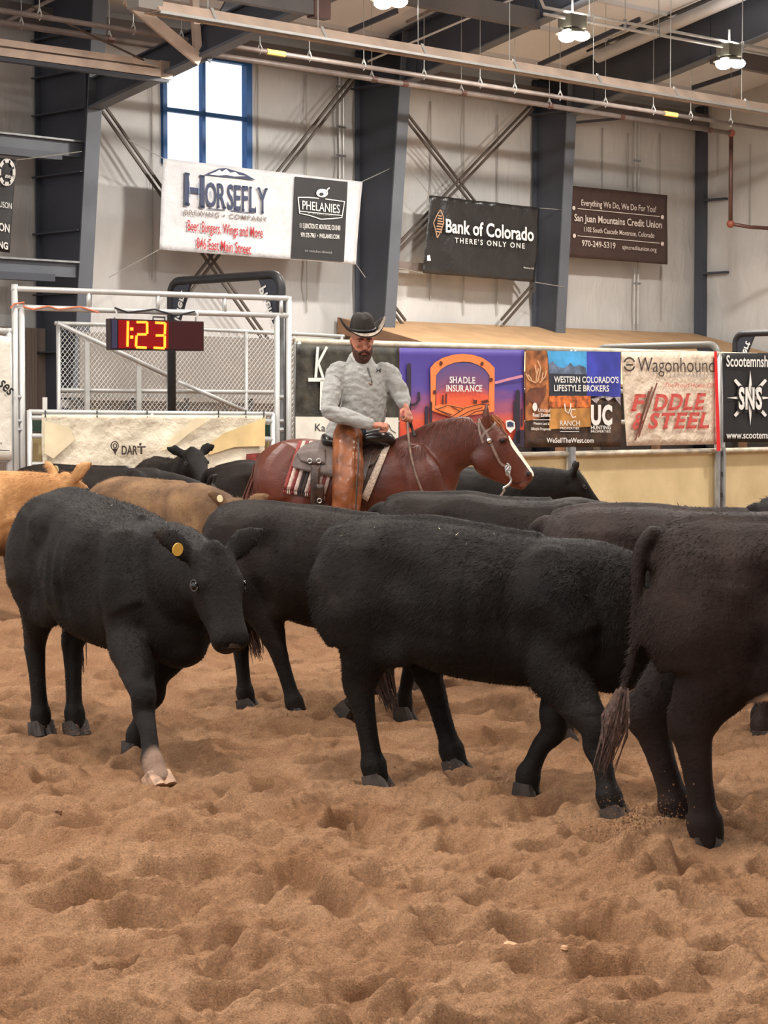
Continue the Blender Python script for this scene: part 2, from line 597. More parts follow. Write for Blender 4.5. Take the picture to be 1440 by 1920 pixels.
DW = 30.0
s1 = sd(W(70, 350))[0]; s2 = sd(W(667, 350))[0]; s3 = sd(W(998, 350))[0]; s4 = sd(W(1302, 350))[0]
S_END = s4 + 0.12
ZW = 8.75
ws0, ws1 = sd(W(304, 200))[0], sd(W(462, 200))[0]
wz1 = sd(W(462, 119))[2]; wz0 = sd(W(462, 322))[2]

def wall_back():
    ss = sorted(set(list(np.arange(8.0, S_END, 0.22)) + [ws0, ws1, S_END]))
    zs = sorted(set(list(np.arange(-0.1, ZW, 0.12)) + [wz0, wz1, ZW]))
    P = []
    for z in zs:
        for s in ss:
            pil = 0.05 * abs(math.sin(math.pi * (z - 0.9) / 1.62))
            q = 0.018 * float(smoothnoise(s, z * .5, 0.7, 21)) + .012 * float(smoothnoise(s + z * .6, z, .35, 22))
            inwin = ws0 - .05 <= s <= ws1 + .05 and wz0 - .05 <= z <= wz1 + .05
            P.append(SD(s, DW - (0 if inwin else pil + q), z))
    n = len(ss)
    Fc = []
    for j in range(len(zs) - 1):
        for i in range(n - 1):
            if ss[i] >= ws0 - 1e-6 and ss[i + 1] <= ws1 + 1e-6 and zs[j] >= wz0 - 1e-6 and zs[j + 1] <= wz1 + 1e-6:
                continue
            Fc.append([j * n + i, j * n + i + 1, (j + 1) * n + i + 1, (j + 1) * n + i])
    mb = MB(); mb.add(P, Fc)
    return mb.build('wall_back', m_wall, None, smooth=True, fix=False)
wb = wall_back(); tag(wb, 'long wall lined with wrinkled white insulation', None, None, 'structure')

def wall_end():
    Ds = np.arange(6.0, DW + .01, 0.24); zs = np.arange(-0.1, 14.2, 0.15)
    P = []
    for z in zs:
        for D in Ds:
            pil = 0.05 * abs(math.sin(math.pi * (z - 0.9) / 1.62)) + 0.02 * float(smoothnoise(D + .5 * z, z, .8, 25))
            P.append(SD(S_END - pil, D, z))
    n = len(Ds); Fc = [[j * n + i, j * n + i + 1, (j + 1) * n + i + 1, (j + 1) * n + i] for j in range(len(zs) - 1) for i in range(n - 1)]
    mb = MB(); mb.add(P, Fc)
    return mb.build('wall_right', m_wall, None, smooth=True, fix=False)
we = wall_end(); tag(we, 'end wall lined with wrinkled white insulation', None, None, 'structure')

mb = MB(); mb.add([SD(-8, -18, -.1), SD(S_END, -18, -.1), SD(S_END, -18, 9.9), SD(-8, -18, 9.9)], [[0, 1, 2, 3]])
wf = mb.build('wall_front', m_wall, None, fix=False); tag(wf, 'near wall of the hall lined with white insulation', None, None, 'structure')
# seams in the insulation: narrow taped battens, each a piece of the wall
m_seam = M('insulation_seam_tape', (178, 175, 168), 0.5)
for (px, ya, yb) in ((484, 120, 330), (575, 140, 330), (576, 480, 585), (808, 190, 560), (870, 185, 590), (933, 215, 590), (1130, 240, 360), (1178, 250, 352),
                     (1238, 250, 368), (1240, 500, 600), (286, 60, 520), (292, 470, 530), (1345, 250, 330), (1405, 270, 420)):
    if px < 1310:
        a, b = W(px, ya, DW - .085), W(px, yb, DW - .085)
        m = (a + b) / 2; a[:2] = m[:2]; b[:2] = m[:2]
        MB().bar(a, b, .03, .012, N).build('seam_tape', m_seam, wb)
    else:
        a, b = S(px, ya, S_END - .085), S(px, yb, S_END - .085)
        m = (a + b) / 2; a[:2] = m[:2]; b[:2] = m[:2]
        MB().bar(a, b, .03, .012, U).build('seam_tape', m_seam, we)

# ------------------------------------------------------------------ roof
RAF0_D, RAF0_Z, SLOPE, RDEP = 28.4, 8.0, 0.215, 0.95
RIDGE = 3.0
def zraf(D):
    D2 = D if D >= RIDGE else 2 * RIDGE - D
    return RAF0_Z + SLOPE * (RAF0_D - D2)
def zceil(D):
    return zraf(D) + RDEP + .06
mb = MB()
Ds = [DW, RIDGE, -18.0]
for k in range(2):
    a, b = Ds[k], Ds[k + 1]
    mb.hexa([SD(-8, a, zceil(a)), SD(S_END, a, zceil(a)), SD(S_END, b, zceil(b)), SD(-8, b, zceil(b)),
             SD(-8, a, zceil(a) + .2), SD(S_END, a, zceil(a) + .2), SD(S_END, b, zceil(b) + .2), SD(-8, b, zceil(b) + .2)])
ceil = mb.build('ceiling', m_ceil, None); tag(ceil, 'sloping roof lined with white insulation', None, None, 'structure')
m_purlin = M('white_wrapped_purlin', (214, 216, 220), 0.5)
for D in np.arange(29.0, 12.0, -1.5):
    MB().bar(SD(8, D, zceil(D) - .03), SD(S_END, D, zceil(D) - .03), .09, .08).build('purlin', m_purlin, ceil)
m_eave = M('eave_strut_paint', (94, 88, 86), 0.5, var=.08, vscale=1)
MB().bar(SD(8, 29.62, 8.30), SD(s4 - .12, 29.62, 8.30), .25, .34).build(
    'eave_strut', m_eave, None, label='long dark eave strut where the long wall meets the roof', cat='beam')

# ------------------------------------------------------------------ steel frames (column + rafter)
def frame(s, ptop, pbot, label, ztop, rafter=True, depth_boost=0.0, ledges=()):
    a, b = sd(S(*ptop, s)), sd(S(*pbot, s))
    k = (b[1] - a[1]) / (b[2] - a[2])
    inner = lambda z: a[1] + (z - a[2]) * k
    root = empty('steel_frame', SD(s, DW - .5, 0), label, 'steel frame', 'main frames of the hall')
    hw = .145
    mb = MB(); mb.hexa([SD(s - .012, inner(0), 0), SD(s + .012, inner(0), 0), SD(s + .012, DW - .1, 0), SD(s - .012, DW - .1, 0),
                        SD(s - .012, inner(ztop), ztop), SD(s + .012, inner(ztop), ztop), SD(s + .012, DW - .1, ztop), SD(s - .012, DW - .1, ztop)])
    mb.build('column_web', m_steel, root)
    mb = MB(); mb.hexa([SD(s - hw, inner(0) - .03, 0), SD(s + hw, inner(0) - .03, 0), SD(s + hw, inner(0), 0), SD(s - hw, inner(0), 0),
                        SD(s - hw, inner(ztop) - .03, ztop), SD(s + hw, inner(ztop) - .03, ztop), SD(s + hw, inner(ztop), ztop), SD(s - hw, inner(ztop), ztop)])
    mb.build('inner_flange', m_steel_edge, root)
    MB().bar(SD(s, DW - .12, 0), SD(s, DW - .12, ztop), .24, .03, N).build('outer_flange', m_steel, root)
    MB().box(SD(s, (inner(0) + DW) / 2 - .05, .02), U * .2, N * ((DW - inner(0)) / 2 + .1), ZUP * .02).build('base_plate', m_steel, root)
    for z in ledges:
        d0 = inner(z) + .02
        MB().box(SD(s - .10, (d0 + DW - .1) / 2, z), U * .09, N * (DW - .1 - d0) / 2, ZUP * .012).build('stiffener', m_steel, root)
    if rafter:
        D0 = inner(RAF0_Z)
        pts = []
        for (D, z) in ((D0, zraf(D0)), (RIDGE, zraf(RIDGE)), (RIDGE, zraf(RIDGE) + RDEP), (DW - .3, zraf(DW - .3) + RDEP)):
            pts.append(SD(s - .012, D, z))
        MB().prism(pts, U * .024).build('rafter_web', m_steel, root)
        MB().bar(SD(s, D0, zraf(D0) - .015), SD(s, RIDGE, zraf(RIDGE) - .015), .26, .03).build('lower_rafter_flange', m_steel_edge, root)
        MB().bar(SD(s, DW - .3, zraf(DW - .3) + RDEP), SD(s, RIDGE, zraf(RIDGE) + RDEP), .26, .03).build('upper_rafter_flange', m_steel, root)
        for D in (28.35, 25.4, 22.4):
            MB().bar(SD(s - .03, D, zraf(D)), SD(s - .03, D, zraf(D) + RDEP), .06, .02, U).build('web_stiffener', m_steel, root)
        MB().box(SD(s - .10, (D0 + DW) / 2, RAF0_Z - .05), U * .10, N * ((DW - D0) / 2 - .06), ZUP * .015).build('knee_plate', m_steel, root)
    return root, inner

led = [sd(W(60, y, DW - .3))[2] for y in (72, 143, 214, 330, 437, 552, 660)]
fr1, in1 = frame(s1, (176, 200), (157, 560), 'deep slate column at the left beside the tall window, with stiffener ledges', 9.0, False, ledges=led)
fr2, in2 = frame(s2, (757, 175), (731, 580), 'slate column and rafter between the two widest hanging banners', 8.9)
fr3, in3 = frame(s3, (1070, 222), (1051, 600), 'slate column and rafter just left of the brown credit union banner', 8.9)
rt = empty('corner_column', SD(s4, DW - .3, 0), 'slim dark column in the far right corner with short wall brackets', 'column')
MB().bar(SD(s4, DW - .2, 0), SD(s4, DW - .2, 8.7), .16, .24, N).build('post', m_steel, rt)
for (xa, ya, xb, yb) in ((1318, 376, 1362, 374), (1316, 513, 1364, 512)):
    a = S(xa, ya, S_END - .15); b = S(xb, yb, S_END - .15); b[2] = a[2]
    MB().bar(a, b, .12, .05).build('bracket', m_steel, rt)

# bolted lower rafter with its braces at the left frame
zA = S(172, 208, s1); zB = S(640, -12, s1)
root = empty('lower_rafter', zA, 'dark bolted rafter rising from the left column across the window top', 'beam')
d = (zB - zA) / np.linalg.norm(zB - zA)
upv = np.cross(d, U); upv = upv if upv[2] > 0 else -upv
MB().bar(zA + upv * .02, zB + upv * .02, .26, .05, upv).build('lower_flange', m_steel_edge, root)
MB().bar(zA + upv * .25, zB + upv * .25, .02, .45, upv).build('web', m_steel, root)
MB().bar(zA + upv * .48, zB + upv * .48, .2, .03, upv).build('upper_flange', m_steel, root)
MB().bar(zA - ZUP * .12 - N * .02, zA + ZUP * .75 - N * .02, .30, .04, N).build('end_plate', m_steel, root)
for k in range(5):
    MB().tube([zA + ZUP * (.05 + .15 * k) - N * .03 - U * .08, zA + ZUP * (.05 + .15 * k) - N * .08 - U * .08], .025, 6).build('bolt', m_steel, root)
nod = S(372, 112, s1)
Dn = sd(nod)[1] - .1
def brace(p, q, w, h, mat, label, name='roof_brace'):
    mb = MB(); mb.bar(p, q, w, h, N)
    mb.bar(p + N * -h * .5, q + N * -h * .5, w * 1.9, .02, N)
    return mb.build(name, mat, None, label=label, cat='brace')
brace(W(371, 114, Dn), W(236, 2, Dn), .10, .12, m_tan_steel, 'tan diagonal brace leaning left from the rafter above the window')
brace(W(369, 108, Dn), W(361, -25, Dn), .07, .10, m_tan_steel, 'tan upright brace standing on the rafter above the window')
brace(W(378, 108, Dn), W(450, -28, Dn), .14, .14, m_steel, 'dark diagonal brace leaning right from the rafter above the window')
n2 = S(305, 132, s1); Dn2 = sd(n2)[1] - .12
p, q = W(-50, 85, Dn2), W(312, 134, Dn2)
root = empty('tan_strut', (p + q) / 2, 'long tan double-flange strut at the upper left ending at the rafter', 'beam')
MB().bar(p + ZUP * .09, q + ZUP * .09, .12, .10).build('upper_channel', m_tan_steel, root)
MB().bar(p - ZUP * .05, q - ZUP * .05, .14, .12).build('lower_channel', m_tan_steel, root)
MB().bar(p - ZUP * .15, q - ZUP * .15, .12, .06).build('bottom_plate', m_steel, root)
MB().box(W(309, 132, Dn2 - .02), U * .12, N * .05, ZUP * .14).build('end_clip', m_tan_steel, root)
p, q = W(60, 13, Dn2 - .3), W(312, 133, Dn2)
root = empty('tie_rod', q, 'thin tie rod with a turnbuckle sloping down to the strut end', 'rod')
MB().tube([p, q], .018, 6).build('rod', m_rod, root)
MB().tube([p + (q - p) * .82, p + (q - p) * .97], .035, 6).build('turnbuckle', m_galv, root)
p, q = W(-40, 66, 27.0), W(120, -12, 27.0)
MB().tube([p, q], .03, 8).build('slanting_pipe', m_pipe, None, label='slanting iron pipe crossing the top left corner', cat='pipe')
p, q = W(370, -22, 22.5), W(598, 18, 22.5)
root = empty('brown_strut', (p + q) / 2, 'short brown strut above the heater at the top of the rafter', 'beam')
MB().bar(p, q, .14, .2).build('channel', m_eave, root)
MB().box(q, U * .16, N * .08, ZUP * .13).build('end_clip', m_pipe_dark, root)

# roof strut in line with the lamps and its diagonal stays
zst = S(1336, 112, s3); sst = sd(zst)
MB().bar(SD(10, sst[1], sst[2] + .1), SD(s2 - .02, sst[1], sst[2] + .1), .16, .34).build(
    'roof_strut', m_eave, None, label='brown roof strut behind the lamp at the top edge', cat='beam')
MB().bar(SD(s3 + .02, sst[1], sst[2] + .1), SD(S_END - .1, sst[1], sst[2] + .1), .16, .34).build(
    'roof_strut', m_eave, None, label='brown roof strut behind the rightmost lamp', cat='beam')
for (a, b, lab) in (((655, 58), (745, 20), 'dark stay under the roof left of the column between the banners'),
                    ((1298, 165), (1390, 135), 'dark stay under the roof near the right lamp'),
                    ((1010, 122), (1200, 36), 'dark stay under the roof below the middle lamp')):
    pa, pb = W(*a, 27), None
    s_, D_, z_ = sd(pa)
    pb = S(*b, s_)
    if sd(pb)[1] > D_: pb = W(*b, 25.5)
    MB().bar(pa, pb, .05, .09).build('roof_stay', m_steel, None, label=lab, cat='brace')
# white conduit along a rafter, pale duct along the next
p, q = S(690, 115, s2 - .25), S(965, -3, s2 - .25)
MB().tube([p, q], .022, 8).build('rafter_conduit', m_white, None, label='thin white conduit running up beside the middle rafter', cat='conduit')
D0_ = 28.0
p, q = SD(s3 - .3, D0_, zraf(D0_) + RDEP - .10), SD(s3 - .3, 12, zraf(12) + RDEP - .10)
MB().tube([p, q], .13, 12).build('fabric_duct', m_ceil, None, smooth=True, label='pale wrapped duct along the top of the right rafter', cat='duct')
p, q = SD(s3 - .62, D0_, zraf(D0_) + RDEP - .02), SD(s3 - .62, 12, zraf(12) + RDEP - .02)
MB().tube([p, q], .028, 8).build('roof_pipe', m_black, None, label='thin black pipe beside the pale duct under the roof', cat='pipe')
p, q = SD(s2 - .62, D0_, zraf(D0_) + RDEP - .1), SD(s2 - .62, 12, zraf(12) + RDEP - .1)
MB().tube([p, q], .03, 8).build('roof_pipe', m_pipe, None, label='thin brown pipe under the roof left of the middle rafter', cat='pipe')

# cross bracing rods on the long wall
def xrod(a, b, label, D=29.55):
    pa, pb = W(*a, D), W(*b, D)
    root = empty('cross_brace', pa if pa[2] < pb[2] else pb, label, 'brace', 'cross braces on the long wall')
    off = np.cross((pb - pa) / np.linalg.norm(pb - pa), N) * .055
    for o in (off, -off):
        MB().bar(pa + o, pb + o, .045, .035, N).build('rod', m_rod, root)
xrod((195, 205), (535, 690), 'double brace rod falling to the right under the tall window')
xrod((662, 148), (325, 580), 'double brace rod rising to the right behind the white brewery banner')
xrod((762, 218), (1000, 525), 'double brace rod falling to the right behind the bank banner')
xrod((998, 200), (740, 470), 'double brace rod rising to the right above the bank banner')
xrod((733, 572), (758, 605), 'short end of brace rod at the foot of the middle column')
xrod((1002, 535), (942, 604), 'short end of brace rod below the bank banner')

# wall conduits
for (px, ya, yb, lab) in ((640, 120, 335, 'pair of thin conduits on the wall left of the middle column'),
                          (1195, 225, 608, 'pair of thin conduits behind the brown credit union banner')):
    root = empty('wall_conduit', W(px, yb, 29.8), lab, 'conduit')
    for dx in (-3.5, 3.5):
        a, b = W(px + dx, ya, 29.8), W(px + dx, yb, 29.8)
        b[:2] = a[:2]
        MB().tube([a, b], .022, 8).build('conduit', m_galv, root)
    for t in (.2, .55, .8):
        c = W(px, ya + (yb - ya) * t, 29.78)
        MB().box(c, U * .12, N * .012, ZUP * .02).build('strap', m_galv_d, root)
MB().bar(W(742, 497, 29.6), W(810, 503, 29.6), .12, .16).build('wall_girt', m_pipe, None, label='short brown girt beside the lower left corner of the bank banner', cat='beam')
pa, pb = W(345 / 3 + 960, 230, 29.5), W(1165, 222, 29.5)
MB().bar(pa, pb, .05, .06).build('wall_stay', m_steel, None, label='thin dark stay from the right column under the pipes', cat='brace')

# girts left of the first column
for (a, b, lab) in (((-40, 268), (155, 282), 'upper grey girt beam ending at the left column'),
                    ((-40, 494), (142, 507), 'lower grey girt beam ending at the left column')):
    Dg = in1(5) + .15
    p, q = W(*a, Dg), W(*b, Dg); p[2] = q[2]
    root = empty('girt_beam', (p + q) / 2, lab, 'beam')
    MB().bar(p, q, .05, .24).build('web', m_steel_edge, root)
    MB().bar(p + ZUP * .13, q + ZUP * .13, .22, .03).build('top_flange', m_galv_d, root)
    MB().bar(p - ZUP * .15 - N * .02, q - ZUP * .15 - U * .5 - N * .02, .18, .12).build('lower_channel', m_steel, root)

# ------------------------------------------------------------------ window
root = empty('window_1', SD((ws0 + ws1) / 2, DW, wz0), 'tall four-pane window glowing with daylight, its blue halo coloured into the frame', None, None, 'structure')
m_blue = M('blue_halo_frame', (28, 92, 158), 0.4, var=.1, vscale=3)  # blue halo around the bright panes put into the frame colour
fw = .09
zt = sd(W(378, 214))[2]; sm = sd(W(378, 200))[0]
MB().bar(SD(ws0, DW - .02, wz0), SD(ws0, DW - .02, wz1), fw, .14, N).build('jamb', m_blue, root)
MB().bar(SD(ws1, DW - .02, wz0), SD(ws1, DW - .02, wz1), fw * 1.5, .14, N).build('jamb', m_blue, root)
MB().bar(SD(ws0, DW - .02, wz1), SD(ws1, DW - .02, wz1), .14, fw).build('head', m_blue, root)
MB().bar(SD(ws0, DW - .02, wz0), SD(ws1, DW - .02, wz0), .14, fw).build('sill', m_blue, root)
MB().bar(SD(sm, DW - .02, wz0), SD(sm, DW - .02, wz1), .075, .1, N).build('mullion', m_blue, root)
MB().bar(SD(ws0, DW - .02, zt), SD(ws1, DW - .02, zt), .1, .07).build('transom', m_blue, root)
def glass_material():
    m = bpy.data.materials.new('window_glass'); m.use_nodes = True
    nt = m.node_tree
    for n in list(nt.nodes):
        if n.type == 'BSDF_PRINCIPLED': nt.nodes.remove(n)
    out = [n for n in nt.nodes if n.type == 'OUTPUT_MATERIAL'][0]
    tr = nt.nodes.new('ShaderNodeBsdfTransparent'); tr.inputs['Color'].default_value = (.95, .97, 1, 1)
    gl = nt.nodes.new('ShaderNodeBsdfGlossy'); gl.inputs['Roughness'].default_value = .03
    mx = nt.nodes.new('ShaderNodeMixShader'); mx.inputs[0].default_value = .06
    nt.links.new(tr.outputs[0], mx.inputs[1]); nt.links.new(gl.outputs[0], mx.inputs[2]); nt.links.new(mx.outputs[0], out.inputs['Surface'])
    return m
m_glass = glass_material()
for (a, b) in ((ws0, sm), (sm, ws1)):
    for (c, d_) in ((wz0, zt), (zt, wz1)):
        MB().box(SD((a + b) / 2, DW + .01, (c + d_) / 2), U * (b - a) / 2, N * .006, ZUP * (d_ - c) / 2).build('pane', m_glass, root)

# ------------------------------------------------------------------ pipes and heater under the roof
def hanger(root, p, top, r=.006, ring=.07):
    MB().tube([p + ZUP * ring, top], r, 5).build('hanger_wire', m_wire, root)
    MB().tube([p + ZUP * ring * 1.8, p + ZUP * ring * .4 + N * .05, p - ZUP * ring * .9, p + ZUP * ring * .4 - N * .05, p + ZUP * ring * 1.8], .012, 5).build('hanger_clamp', m_galv, root)
def zc_at(p):
    return zceil(sd(p)[1])
pa, pb = W(-60, 10, 26.0), W(1500, 252, 26.0)
root = empty('gas_pipe', (pa + pb) / 2, 'upper grey gas pipe hung in wire loops under the roof', 'pipe')
MB().tube([pa, pb], .042, 10).build('pipe', m_pipe, root, smooth=True)
for px in (74, 250, 340, 487, 580, 682, 795, 900, 965, 1050, 1135, 1225, 1295, 1370):
    t = (px + 60) / 1560
    c = W(px, 10 + 242 * t, 26.0)
    hanger(root, c, np.array([c[0], c[1], zc_at(c)]))
for px in (516, 1257):
    c = W(px, 10 + 242 * (px + 60) / 1560, 26.0)
    MB().tube([c - U * .2, c + U * .2], .05, 10).build('pipe_label', m_yellow_tag, root)
pa, pb = W(-60, 33, 27.0), W(1371, 250, 27.0)
pc = W(1371, 250, 27.0); pc = np.array([pb[0], pb[1], sd(W(1371, 420, 27.0))[2]])
root = empty('brown_pipe', (pa + pb) / 2, 'lower brown iron pipe with a red drop leg near the right corner', 'pipe')
MB().tube([pa, pb], .05, 10).build('pipe', m_pipe, root, smooth=True)
MB().tube([pb, pc], .045, 10).build('drop_leg', m_pipe_dark, root, smooth=True)
pe = W(1480, 430, 26.2)
pm = W(1408, 426, 26.8)
MB().tube([pc, pm, pe], .04, 10).build('branch_pipe', m_pipe_dark, root, smooth=True)
for c in (pb, pc):
    MB().ball(c, .085).build('elbow', M('red_iron_elbow', (140, 74, 58), .5), root, smooth=True)
for px in (205, 700, 758, 868, 1030, 1165, 1330):
    t = (px + 60) / 1431
    c = W(px, 33 + 217 * t, 27.0)
    MB().tube([c - U * .06, c + U * .06], .062, 10).build('coupling', m_pipe_dark, root)
for px in (40, 205, 697, 865, 1030):
    c = W(px, 33 + 217 * (px + 60) / 1431, 27.0)
    hanger(root, c, np.array([c[0], c[1], zc_at(c)]))
pa, pb = W(285, 9, 22.0), W(1560, 222, 22.0)
root = empty('tube_heater', (pa + pb) / 2, 'long tan radiant tube heater hung on thin wires across the roof', 'heater')
dd = (pb - pa) / np.linalg.norm(pb - pa)
def hsec(p):
    return [p + N * .17 - ZUP * .10, p - N * .17 - ZUP * .10, p - N * .07 + ZUP * .05, p + N * .07 + ZUP * .05]
mb = MB(); mb.hexa(hsec(pa) + hsec(pb))
V = hsec(pa) + hsec(pb)
mb = MB(); mb.add(V, [[1, 2, 6, 5], [2, 3, 7, 6], [3, 0, 4, 7], [0, 1, 2, 3], [4, 5, 6, 7]])
mb.build('reflector', m_tan_steel, root)
MB().tube([pa - ZUP * .07, pb - ZUP * .07], .05, 10).build('burner_tube', m_galv_d, root, smooth=True)
MB().bar(pa - N * .17 - ZUP * .11, pb - N * .17 - ZUP * .11, .03, .035).build('reflector_lip', m_galv, root)
for t in np.linspace(.06, .95, 8):
    c = pa + (pb - pa) * t
    MB().tube([c + ZUP * .05, np.array([c[0], c[1], zc_at(c)])], .007, 5).build('hanger_wire', m_wire, root)
    MB().bar(c - N * .18 - ZUP * .1, c - N * .08 + ZUP * .07, .05, .012, N).build('bracket', m_galv, root)
MB().box(W(272, 3, 22.0), U * .2, N * .12, ZUP * .11).build('burner_box', M('burner_box_grey', (150, 145, 138), .5, .3), root)

# ------------------------------------------------------------------ high bay lamps and their conduit
DL = 24.0
pa, pb = W(1020, 14, DL), W(1480, 100, DL)
root = empty('lamp_conduit', (pa + pb) / 2, 'twin galvanised conduits carrying the lamps under the roof', 'conduit')
for dz in (0, -.11):
    MB().tube([pa + ZUP * dz, pb + ZUP * dz], .028, 8).build('conduit', m_galv, root, smooth=True)
MB().tube([pa, pa + ZUP * .5 - U * .35], .026, 8).build('conduit_bend', m_galv, root)
for px in (1105, 1172, 1235, 1392):
    c = W(px, 14 + 86 * (px - 1020) / 460, DL)
    MB().bar(c - ZUP * .15, c + ZUP * .06, .05, .05).build('clamp', m_galv_d, root)
    MB().tube([c, np.array([c[0], c[1], zc_at(c)])], .008, 5).build('hanger_wire', m_wire, root)

m_lamp_body = M('lamp_housing', (120, 118, 108), .5, .3)
m_lens = M('lamp_lens', (255, 247, 230), .4, emit=30.0)
def lamp(c, label, fill_share=.04):
    root = empty('high_bay_lamp', c, label, 'lamp', 'high bay lamps')
    MB().bar(c + ZUP * .12, c + ZUP * .34, .30, .42, U).build('ballast_box', m_lamp_body, root)
    MB().tube([c + ZUP * .34, c + ZUP * .62], .02, 6).build('stem', m_galv_d, root)
    refl = MB().tube([c + ZUP * .02, c + ZUP * .12], [.30, .12], 16).build('reflector', m_lamp_body, root, smooth=False)
    for a in (0, 120, 240):
        o = np.array([math.cos(math.radians(a)), math.sin(math.radians(a)), 0]) * .16
        MB().ball(c + o - ZUP * .01, (.15, .15, .09)).build('lens', m_lens, refl, smooth=True)
    ld = bpy.data.lights.new('lamp_light', 'AREA'); ld.shape = 'DISK'; ld.size = .6
    ld.energy = LAMP_POWER; ld.color = LAMP_COLOR
    lo = bpy.data.objects.new('lamp_light', ld); COL.objects.link(lo)
    lo.parent = root; lo.location = (0, 0, -.14)
    lu = bpy.data.lights.new('added_ceiling_fill', 'AREA'); lu.shape = 'DISK'; lu.size = .5      # added fill aimed up to brighten the ceiling
    lu.energy = LAMP_POWER * fill_share; lu.color = LAMP_COLOR
    lo = bpy.data.objects.new('added_ceiling_fill', lu); COL.objects.link(lo)
    lo.parent = root; lo.location = (0, 0, .36); lo.rotation_euler = (math.pi, 0, 0)
lamp(W(728, 2, DL), 'high bay lamp at the top edge above the middle column')
lamp(W(1073, 66, DL), 'high bay lamp in the middle of the row under the roof')
lamp(W(1367, 118, DL), 'rightmost high bay lamp of the row under the roof')
k = 0
for D, zz in ((15.5, 8.8), (5.5, 8.8)):  # rows out of view, added and spaced to light dirt and herd
    for s in ((0.0, 9.0, 18.0, 27.0) if D > 10 else (-3.5, 5.5, 14.5, 23.5)):
        k += 1
        lamp(SD(s, D, zz), 'unseen high bay lamp added for light nearer the middle of the hall', .8)

# ------------------------------------------------------------------ tan lean-to roof behind the fence
m_osb = M('tan_board_roof', (188, 152, 114), .75, var=.05, vscale=2, bump=.01, bscale=20)
m_osb_edge = M('brown_fascia', (142, 108, 82), .7, var=.08, vscale=3)
sl0 = sd(W(626, 590))[0]; zl = sd(W(735, 602))[2]
De = 24.2; ze = zl - (DW - De) * .225
root = empty('lean_to_roof', SD(sl0 + 5, 27, 0), 'low tan board roof sloping down behind the banner fence', 'roof')
mb = MB(); mb.hexa([SD(sl0, De, ze - .05), SD(S_END - .3, De, ze - .05), SD(S_END - .3, DW - .15, zl - .05), SD(sl0, DW - .15, zl - .05),
                    SD(sl0, De, ze), SD(S_END - .3, De, ze), SD(S_END - .3, DW - .15, zl), SD(sl0, DW - .15, zl)])
mb.build('deck', m_osb, root)
mb = MB(); mb.hexa([SD(sl0 - .05, De, ze - .28), SD(sl0, De, ze - .28), SD(sl0, DW - .15, zl - .28), SD(sl0 - .05, DW - .15, zl - .28),
                    SD(sl0 - .05, De, ze + .02), SD(sl0, De, ze + .02), SD(sl0, DW - .15, zl + .02), SD(sl0 - .05, DW - .15, zl + .02)])
mb.build('fascia', m_osb_edge, root)
for s in np.linspace(sl0 + .1, S_END - .6, 5):
    MB().bar(SD(s, De + .15, 0), SD(s, De + .15, ze - .05), .12, .12, N).build('post', m_osb_edge, root)
# ------------------------------------------------------------------ fence with kick panels
DF = 18.5
m_kick = M('tan_kick_panel', (214, 189, 140), .7, var=.07, vscale=1.3, rgb2=(224, 202, 156), bump=.006, bscale=9)
m_sand = M('dusty_pipe', (206, 196, 176), .5, .2, var=.1, vscale=6)
def WF(off=0.0):
    return lambda x, y: W(x, y, DF - off)
ztopF = sd(W(1100, 657, DF))[2]; zlow = sd(W(1100, 850, DF))[2]
def fence_panel(xa, xb, label, low=True, split=True):
    sa, sb = sd(W(xa, 700, DF))[0], sd(W(xb, 700, DF))[0]
    root = empty('arena_fence', SD((sa + sb) / 2, DF, 0), label, 'fence', 'arena fence panels')
    MB().tube([SD(sa, DF, ztopF), SD(sb, DF, ztopF)], .04, 10).build('top_rail', m_sand, root, smooth=True)
    MB().tube([SD(sa, DF - .02, zlow), SD(sb, DF - .02, zlow)], .035, 10).build('lower_rail', m_sand, root, smooth=True)
    for z in (zlow + .42, zlow + .84):
        MB().tube([SD(sa, DF, z), SD(sb, DF, z)], .03, 8).build('middle_rail', m_galv, root, smooth=True)
    n = max(1, round((sb - sa) / 2.44))
    for i in range(n):
        a, b = sa + (sb - sa) * i / n, sa + (sb - sa) * (i + 1) / n
        MB().box(SD((a + b) / 2, DF + .05, zlow / 2), U * ((b - a) / 2 - .006), N * .012, ZUP * zlow / 2).build('kick_board', m_kick, root)
    for s in (sa + .04, sb - .04):
        MB().tube([SD(s, DF, 0), SD(s, DF, ztopF)], .045, 10).build('post', m_galv, root, smooth=True)
    return root
f1 = fence_panel(553, 1071, 'fence section behind the rider, under the purple sunset banner')
f2 = fence_panel(1071, 1349, 'fence section with tan boards under the cream banner with red lettering')
f3 = fence_panel(1352, 1560, 'fence section at the right edge under the black star banner')
for k, root in enumerate((f2, f3)):   # perforated channel either side of the right-hand joint
    px = 1347 if k == 0 else 1357
    a = W(px, 838, DF - .06); b = a.copy(); b[2] = 0
    MB().bar(a, b, .05, .04, N).build('perforated_post', m_galv_d, root)
    if k == 0:
        for z in np.arange(.2, a[2], .3):
            MB().box(np.array([a[0], a[1], z]) - N * .03 + U * .05, U * .02, N * .004, ZUP * .03).build('slot', m_black, root)
a = W(1072, 838, DF - .06); b = a.copy(); b[2] = 0
MB().bar(a, b, .09, .05, N).build('square_post', m_galv_d, f2)

